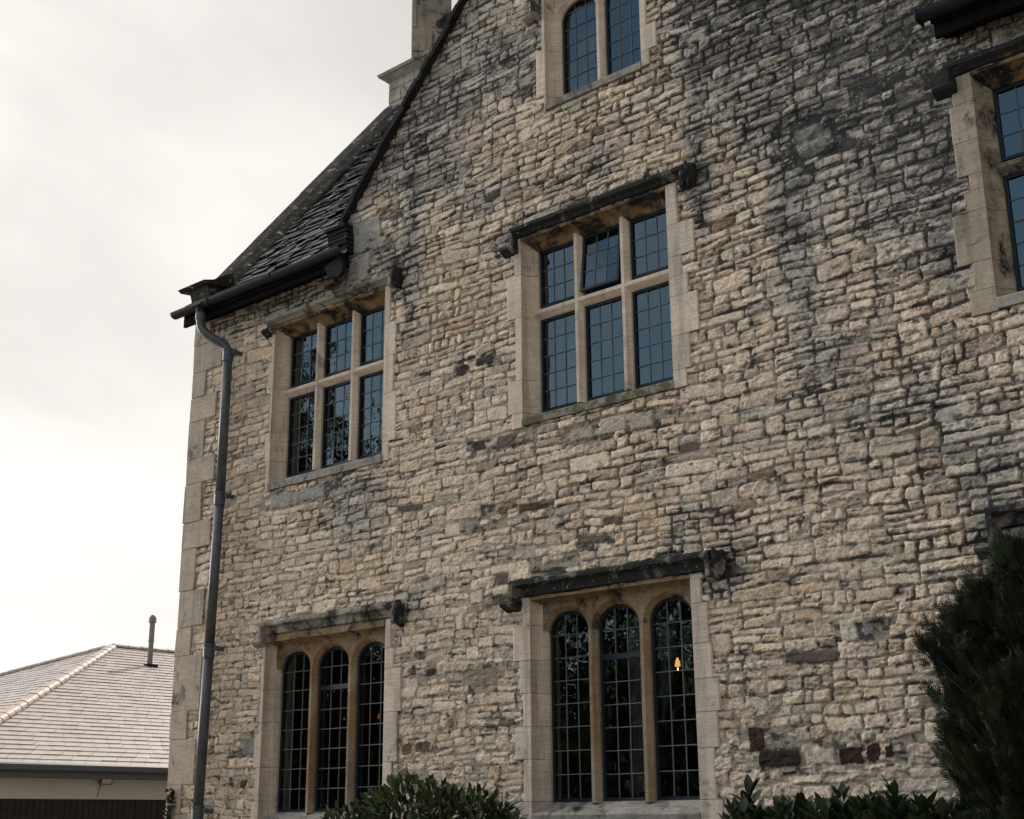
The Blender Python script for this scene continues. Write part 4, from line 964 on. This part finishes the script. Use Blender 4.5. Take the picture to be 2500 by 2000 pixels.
# ================================================================== planting
def rotm(d, roll):
    """columns: right, dir, normal"""
    d = d / np.linalg.norm(d, axis=1, keepdims=True); ref = np.where(np.abs(d[:, 2:3]) > .95, np.array([[1., 0, 0]]), np.array([[0, 0, 1.]]))
    r = np.cross(d, ref); r /= np.linalg.norm(r, axis=1, keepdims=True); n_ = np.cross(r, d)
    c, s = np.cos(roll)[:, None], np.sin(roll)[:, None]; return r * c + n_ * s, d, -r * s + n_ * c
def scatter(T, TF, pos, d, roll, size):
    """copies template T (verts: x across, y along, z normal) to each position"""
    r, dd, n_ = rotm(d, roll); V = pos[:, None, :] + size[:, None, None] * (T[None, :, 0:1] * r[:, None, :] + T[None, :, 1:2] * dd[:, None, :] + T[None, :, 2:3] * n_[:, None, :])
    F = TF[None] + (np.arange(len(pos)) * len(T))[:, None, None]; return V.reshape(-1, 3), F.reshape(-1, TF.shape[1])
def leaf_template(wid=.36, tip=.2, curl=.12, fold=.05):
    ts = [0, .12, .35, .62, .85, 1.0]; ws = [.02, .5, .95, 1.0, .55, .01]; V = []; F = []
    for t, w_ in zip(ts, ws):
        hw = wid / 2 * w_; z = -curl * t * t; V += [(-hw, t, z + fold * w_), (0, t, z), (hw, t, z + fold * w_)]
    for k in range(5):
        a = 3 * k; F += [(a, a + 1, a + 4, a + 3), (a + 1, a + 2, a + 5, a + 4)]
    return np.array(V), np.array(F)
def shrub(name, blobs, n, leafT, size, mat_, label, cat, stem_mat, base, upness=.3, inner=.6, smin=.7):
    pos = []; dr = []
    tot = sum(b[3] * b[5] for b in blobs)
    for (cx, cy, cz, rx, ry, rz) in blobs:
        m_ = int(n * rx * rz / sum(b[3] * b[5] for b in blobs)); v = rng.normal(size=(m_, 3)); v /= np.linalg.norm(v, axis=1, keepdims=True)
        rad = inner + (1.04 - inner) * rng.random((m_, 1)) ** .6; lump = 1 + .12 * vn(v[:, 0] * 3 + cx, v[:, 2] * 3 + v[:, 1] * 2, 9)[:, None]
        p = np.array([cx, cy, cz]) + v * rad * lump * np.array([rx, ry, rz]); pos.append(p)
        dr.append(v + rng.normal(size=(m_, 3)) * .45 + np.array([0, 0, upness]))
    pos = np.concatenate(pos); dr = np.concatenate(dr); T, TF = leafT
    V, F = scatter(T, TF, pos, dr, rng.uniform(-.9, .9, len(pos)) + rng.choice([0, PI], len(pos)) * 0, size * rng.uniform(smin, 1.2, len(pos)))
    root = empty(name, base, label, cat); inv = Matrix.Translation(base).inverted()
    o = npmesh('foliage', V, F, mat_, smooth=True); o.parent = root; o.matrix_parent_inverse = inv
    q = MB()
    for k in range(14):
        b = blobs[k % len(blobs)]; t = Vector((b[0] + random.uniform(-.6, .6) * b[3], b[1] + random.uniform(-.5, .5) * b[4], b[2] + random.uniform(.0, .6) * b[5])); s = Vector((base[0] + random.uniform(-.25, .25), base[1] + random.uniform(-.15, .15), GROUND - .05))
        mid = s.lerp(t, .5) + Vector((random.uniform(-.1, .1), random.uniform(-.1, .1), .1)); q.tube([s, mid, t], .012, 6, rs=[.018, .013, .005])
    st_ = q.build('stems', [stem_mat]); st_.parent = root; st_.matrix_parent_inverse = inv
    return root
M_BARK = m_plain('bark', (.07, .055, .04), .9, .2, .3, 20, .5)
M_LAUR = m_leaf('laurel_leaves', (.012, .026, .011), (.065, .092, .028), .30, .5, 6, .12)
M_RHOD = m_leaf('rhododendron_leaves', (.016, .030, .014), (.040, .058, .022), .42, .4, 5, .12)
M_CONI = m_leaf('conifer_needles', (.005, .010, .005), (.028, .042, .015), .6, .2, 3, .12)
LT = leaf_template(.42, .2, .15, .06)
shrub('laurel_shrub', [(-8.85, -1.2, -.24, .72, .42, .56), (-8.25, -1.22, -.26, .60, .4, .50), (-9.55, -1.2, -.40, .70, .4, .50), (-7.9, -1.2, -.46, .50, .4, .48), (-8.9, -1.2, -1.0, 1.35, .5, .65)], 11000, LT, .095, M_LAUR, 'glossy green laurel shrub below and between the two arched windows', 'shrub', M_BARK, (-9.0, -1.2, GROUND), .35, .55)

def whorl_shrub():
    T, TF = leaf_template(.36, .2, .05, .06); pos = []; dr = []; sz = []; tops = [(-5.70, .26), (-5.83, .10), (-5.50, .02), (-5.36, .06), (-5.22, .03), (-5.06, .12), (-4.93, .20), (-4.80, .10), (-4.66, .14), (-4.52, .24), (-4.40, .12), (-4.30, .04), (-4.18, -.02), (-4.07, .02), (-5.6, -.1), (-5.3, -.12), (-5.0, -.05), (-4.75, -.08), (-4.45, -.06), (-5.45, -.15), (-4.9, -.15), (-4.2, -.2), (-5.15, -.2)]
    tops += [(random.uniform(-5.9, -4.0), random.uniform(-.12, .13)) for _ in range(170)]
    stems = MB()
    for (x, z) in tops:
        y = -1.0 + random.uniform(-.22, .22); k = (y + 10) / 9.2; x2 = x * k; z2 = z * k - .02
        base = Vector((x2 + random.uniform(-.1, .1), y, GROUND)); top = Vector((x2, y, z2 - .10)); stems.tube([base, base.lerp(top, .5), top], .008, 6, rs=[.014, .010, .006])
        for lvl in range(3):
            for k_ in range(random.randint(4, 6)):
                a = random.uniform(0, 2 * PI); upv = (1.9, 1.0, .5)[lvl]; pos.append((x2, y, z2 - .10 - .07 * lvl)); dr.append((math.cos(a), math.sin(a), upv * random.uniform(.7, 1.4))); sz.append(random.uniform(.12, .20))
    pos, dr, sz = map(np.array, (pos, dr, sz)); V, F = scatter(T, TF, pos, dr, rng.uniform(-.5, .5, len(pos)), sz)
    root = empty('rhododendron_shrub', (-4.6, -1.0, GROUND), 'low shrub with long upright dark leaves right of the arched window', 'shrub'); inv = Matrix.Translation((-4.6, -1.0, GROUND)).inverted()
    o = npmesh('foliage', V, F, M_RHOD, smooth=True); o.parent = root; o.matrix_parent_inverse = inv; s_ = stems.build('stems', [M_BARK]); s_.parent = root; s_.matrix_parent_inverse = inv
whorl_shrub()

def conifer():
    base = Vector((-3.30, -.95, GROUND))
    # feathery spray: stem with paired needles
    V = [(0, 0, 0), (.02, .5, 0), (0, 1.0, 0), (-.02, .5, 0)]; F = [(0, 1, 2, 3)]
    for k in range(8):
        t = .12 + .80 * k / 8; l = .26 * (1 - .5 * t)
        for s in (-1, 1):
            i = len(V); zz = random.uniform(-.08, .08); V += [(0, t, 0), (s * l * .55, t + l * .45, zz), (s * l, t + l * .95, zz * 1.5), (s * l * .38, t + l * .62, zz)]; F.append((i, i + 1, i + 2, i + 3))
    T, TF = np.array(V), np.array(F); pos = []; dr = []; q = MB(); q.tube([base, base + Vector((.02, 0, 1.5)), base + Vector((0, 0, 3.3))], .05, 10, rs=[.09, .06, .01])
    # silhouette: left extent of crown at each height (x at y = -.95)
    hz = [-1.5, -.6, 0, .3, .6, .9, 1.15, 1.35, 1.6, 1.8, 2.0]; hr = [.66, .70, .70, .66, .60, .70, .70, .54, .34, .20, .06]
    for b in range(430):
        z = random.uniform(-1.4, 1.75) if b > 180 else random.uniform(-.6, 1.45); r_ = np.interp(z, hz, hr) * random.uniform(.45, 1.18); a = random.uniform(0, 2 * PI)
        if b < 190: a = random.uniform(PI * .75, PI * 1.6)
        tip = base + Vector((math.cos(a) * r_, math.sin(a) * r_ * .8, z - GROUND)); st_ = base + Vector((math.cos(a) * .05, math.sin(a) * .05, max(.1, z - GROUND - r_ * random.uniform(.7, 1.0))))
        mid = st_.lerp(tip, .6) + Vector((0, 0, -.08)); q.tube([st_, mid, tip], .008, 5, rs=[.016, .010, .003])
        m_ = 80; t = rng.random(m_) ** .7; c = np.array(st_)[None] * ((1 - t) ** 2)[:, None] + 2 * (t * (1 - t))[:, None] * np.array(mid) + (t ** 2)[:, None] * np.array(tip)
        sp = .085 * (1.05 - t)[:, None] + .012; pos.append(c + rng.normal(size=(m_, 3)) * sp * np.array([1, 1, .8])); ax = np.array((tip - mid).normalized()); dr.append(ax[None] + rng.normal(size=(m_, 3)) * .24 + np.array([0, 0, .55]))
    pos = np.concatenate(pos); dr = np.concatenate(dr); V, F = scatter(T, TF, pos, dr, rng.uniform(0, 6.28, len(pos)), rng.uniform(.08, .18, len(pos)))
    root = empty('conifer', base, 'dark feathery conifer in front of the wall at the right edge', 'tree'); inv = Matrix.Translation(base).inverted()
    o = npmesh('crown', V, F, M_CONI); o.parent = root; o.matrix_parent_inverse = inv; s_ = q.build('trunk', [M_BARK]); s_.parent = root; s_.matrix_parent_inverse = inv
conifer()

def ivy():
    V = [(0, 0, 0), (-.5, .25, .03), (-.32, .62, .0), (0, 1.0, -.05), (.32, .62, 0), (.5, .25, .03)]; T = np.array(V); TF = np.array([(0, 3, 2, 1), (0, 5, 4, 3)])
    pts = [(-14.12, .36), (-14.14, .22), (-14.17, .10), (-14.16, .02), (-14.22, -.06), (-14.25, -.12), (-14.30, -.25), (-14.2, -.38), (-14.28, -.55), (-14.2, -.8)]; pos = []; q = MB(); q.tube([Vector((x, -.045, z)) for x, z in pts] + [Vector((-14.2, -.05, GROUND))], .005, 6)
    for (x, z), (x2, z2) in zip(pts[:-1], pts[1:]):
        for k in range(38): t = random.random(); pos.append((x + (x2 - x) * t + random.gauss(0, .025), -.05 + random.uniform(-.03, .0), z + (z2 - z) * t + random.gauss(0, .02)))
    for k in range(60): pos.append((-14.33 + random.gauss(0, .03), -.03 + random.uniform(0, .2), random.uniform(-.9, .0)))
    for k in range(30): pos.append((-14.12 + random.gauss(0, .05), -.05, -.22 + random.gauss(0, .03)))
    pos = np.array(pos); dr = rng.normal(size=pos.shape) * .5 + np.array([0, -.5, -.3]); Vv, F = scatter(T, TF, pos, dr, rng.uniform(-.6, .6, len(pos)), rng.uniform(.035, .065, len(pos)))
    root = empty('ivy', (-14.25, -.05, GROUND), 'thin strand of ivy climbing the bottom left corner of the house', 'plant'); inv = Matrix.Translation((-14.25, -.05, GROUND)).inverted()
    o = npmesh('leaves', Vv, F, M_LAUR); o.parent = root; o.matrix_parent_inverse = inv; s_ = q.build('stem', [M_BARK]); s_.parent = root; s_.matrix_parent_inverse = inv
ivy()

# ---- trees behind the photographer, seen only as reflections in the glass
M_TREE = m_leaf('tree_leaves', (.025, .035, .014), (.05, .06, .025), .5, .3, 1, .2)
def tree(x, y, h, r, n, label, lean=0, dens=1.0, low=.25):
    base = Vector((x, y, GROUND)); root = empty('tree', base, label, 'tree', 'trees behind the photographer'); inv = Matrix.Translation(base).inverted(); q = MB(); tips = []
    q.tube([base, base + Vector((.1, 0, h * .3)), base + Vector((0, .2, h * .62)), base + Vector((.1, 0, h * .92))], .3, 9, rs=[.022 * h, .017 * h, .009 * h, .002 * h])
    for b in range(34):
        z0 = h * random.uniform(low, .8); a = random.uniform(0, 2 * PI); l = r * random.uniform(.6, 1.05) * (1 - .45 * (z0 / h - low)); s = base + Vector((0, 0, z0)); e = s + Vector((math.cos(a) * l, math.sin(a) * l, l * random.uniform(.35, .8)))
        m_ = s.lerp(e, .5) + Vector((0, 0, .1 * l)); q.tube([s, m_, e], .05, 5, rs=[.007 * h, .004 * h, .001 * h]); tips += [(m_, e)]
        for k in range(5):
            s2 = m_.lerp(e, random.random()); e2 = s2 + Vector((random.gauss(0, .3), random.gauss(0, .3), random.gauss(.2, .25))) * l * .6; q.tube([s2, s2.lerp(e2, .5) + Vector((0, 0, .05 * l)), e2], .02, 4, rs=[.003 * h, .002 * h, .0005 * h]); tips.append((s2, e2))
    pos = []
    for s, e in tips:
        m_ = max(3, int(n / len(tips))); t = rng.random((m_, 1)); pos.append(np.array(s) * (1 - t) + np.array(e) * t + rng.normal(size=(m_, 3)) * r * .075)
    pos = np.concatenate(pos); T = np.array([(0, 0, 0), (-.3, .5, .05), (0, 1, 0), (.3, .5, .05)]); V, F = scatter(T, np.array([(0, 1, 2, 3)]), pos, rng.normal(size=pos.shape), rng.uniform(0, 6, len(pos)), rng.uniform(.18, .34, len(pos)) * (h / 12) ** .5)
    o = npmesh('crown', V, F, M_TREE); o.parent = root; o.matrix_parent_inverse = inv; s_ = q.build('trunk', [M_BARK]); s_.parent = root; s_.matrix_parent_inverse = inv
tree(-47, -26, 23, 10, 22000, 'tallest thin leaved tree reflected in the window under the left eaves', low=.12)
hx = rng.uniform(-68, 2, 40000); hy = -27 + rng.uniform(-1.0, 1.0, 40000); hzz = GROUND + rng.random(40000) * 6.2 * (1 + .08 * np.sin(hx * .9) + .05 * np.sin(hx * 2.3))
V, F = scatter(np.array([(0, 0, 0), (-.3, .5, .05), (0, 1, 0), (.3, .5, .05)]), np.array([(0, 1, 2, 3)]), np.stack([hx, hy, hzz], 1), rng.normal(size=(40000, 3)), rng.uniform(0, 6, 40000), rng.uniform(.35, .6, 40000))
hg = empty('hedge', (-20, -27, GROUND), 'long tall dark hedge behind the photographer, added to darken the lower window reflections', 'hedge'); hv = Matrix.Translation((-20, -27, GROUND)).inverted()  # unseen hedge, added so the lower panes reflect something dark
o = npmesh('foliage', V, F, M_TREE); o.parent = hg; o.matrix_parent_inverse = hv
q = MB(); q.box(-68, 2, -27.5, -26.5, GROUND, GROUND + 5.6); o = q.build('inner_growth', [M_CONI]); o.parent = hg; o.matrix_parent_inverse = hv
for x, y, h, r, lab_ in ((-62, -37, 14.6, 7, 'leftmost bushy tree behind the hedge'), (-54, -36, 15.2, 7, 'second bushy tree from the left behind the hedge'), (-46, -38, 14.4, 7, 'third bushy tree from the left behind the hedge'), (-38, -36, 14.8, 7, 'fourth bushy tree from the left behind the hedge'),
        (-31, -37, 15, 7, 'bushy tree in the middle of the row behind the hedge'), (-23, -36, 13, 6.5, 'third bushy tree from the right behind the hedge'), (-15, -38, 11, 5.5, 'second bushy tree from the right behind the hedge'), (-7, -36, 10, 5, 'rightmost and smallest bushy tree behind the hedge')):
    tree(x, y, h, r, 13000, lab_, low=.03)
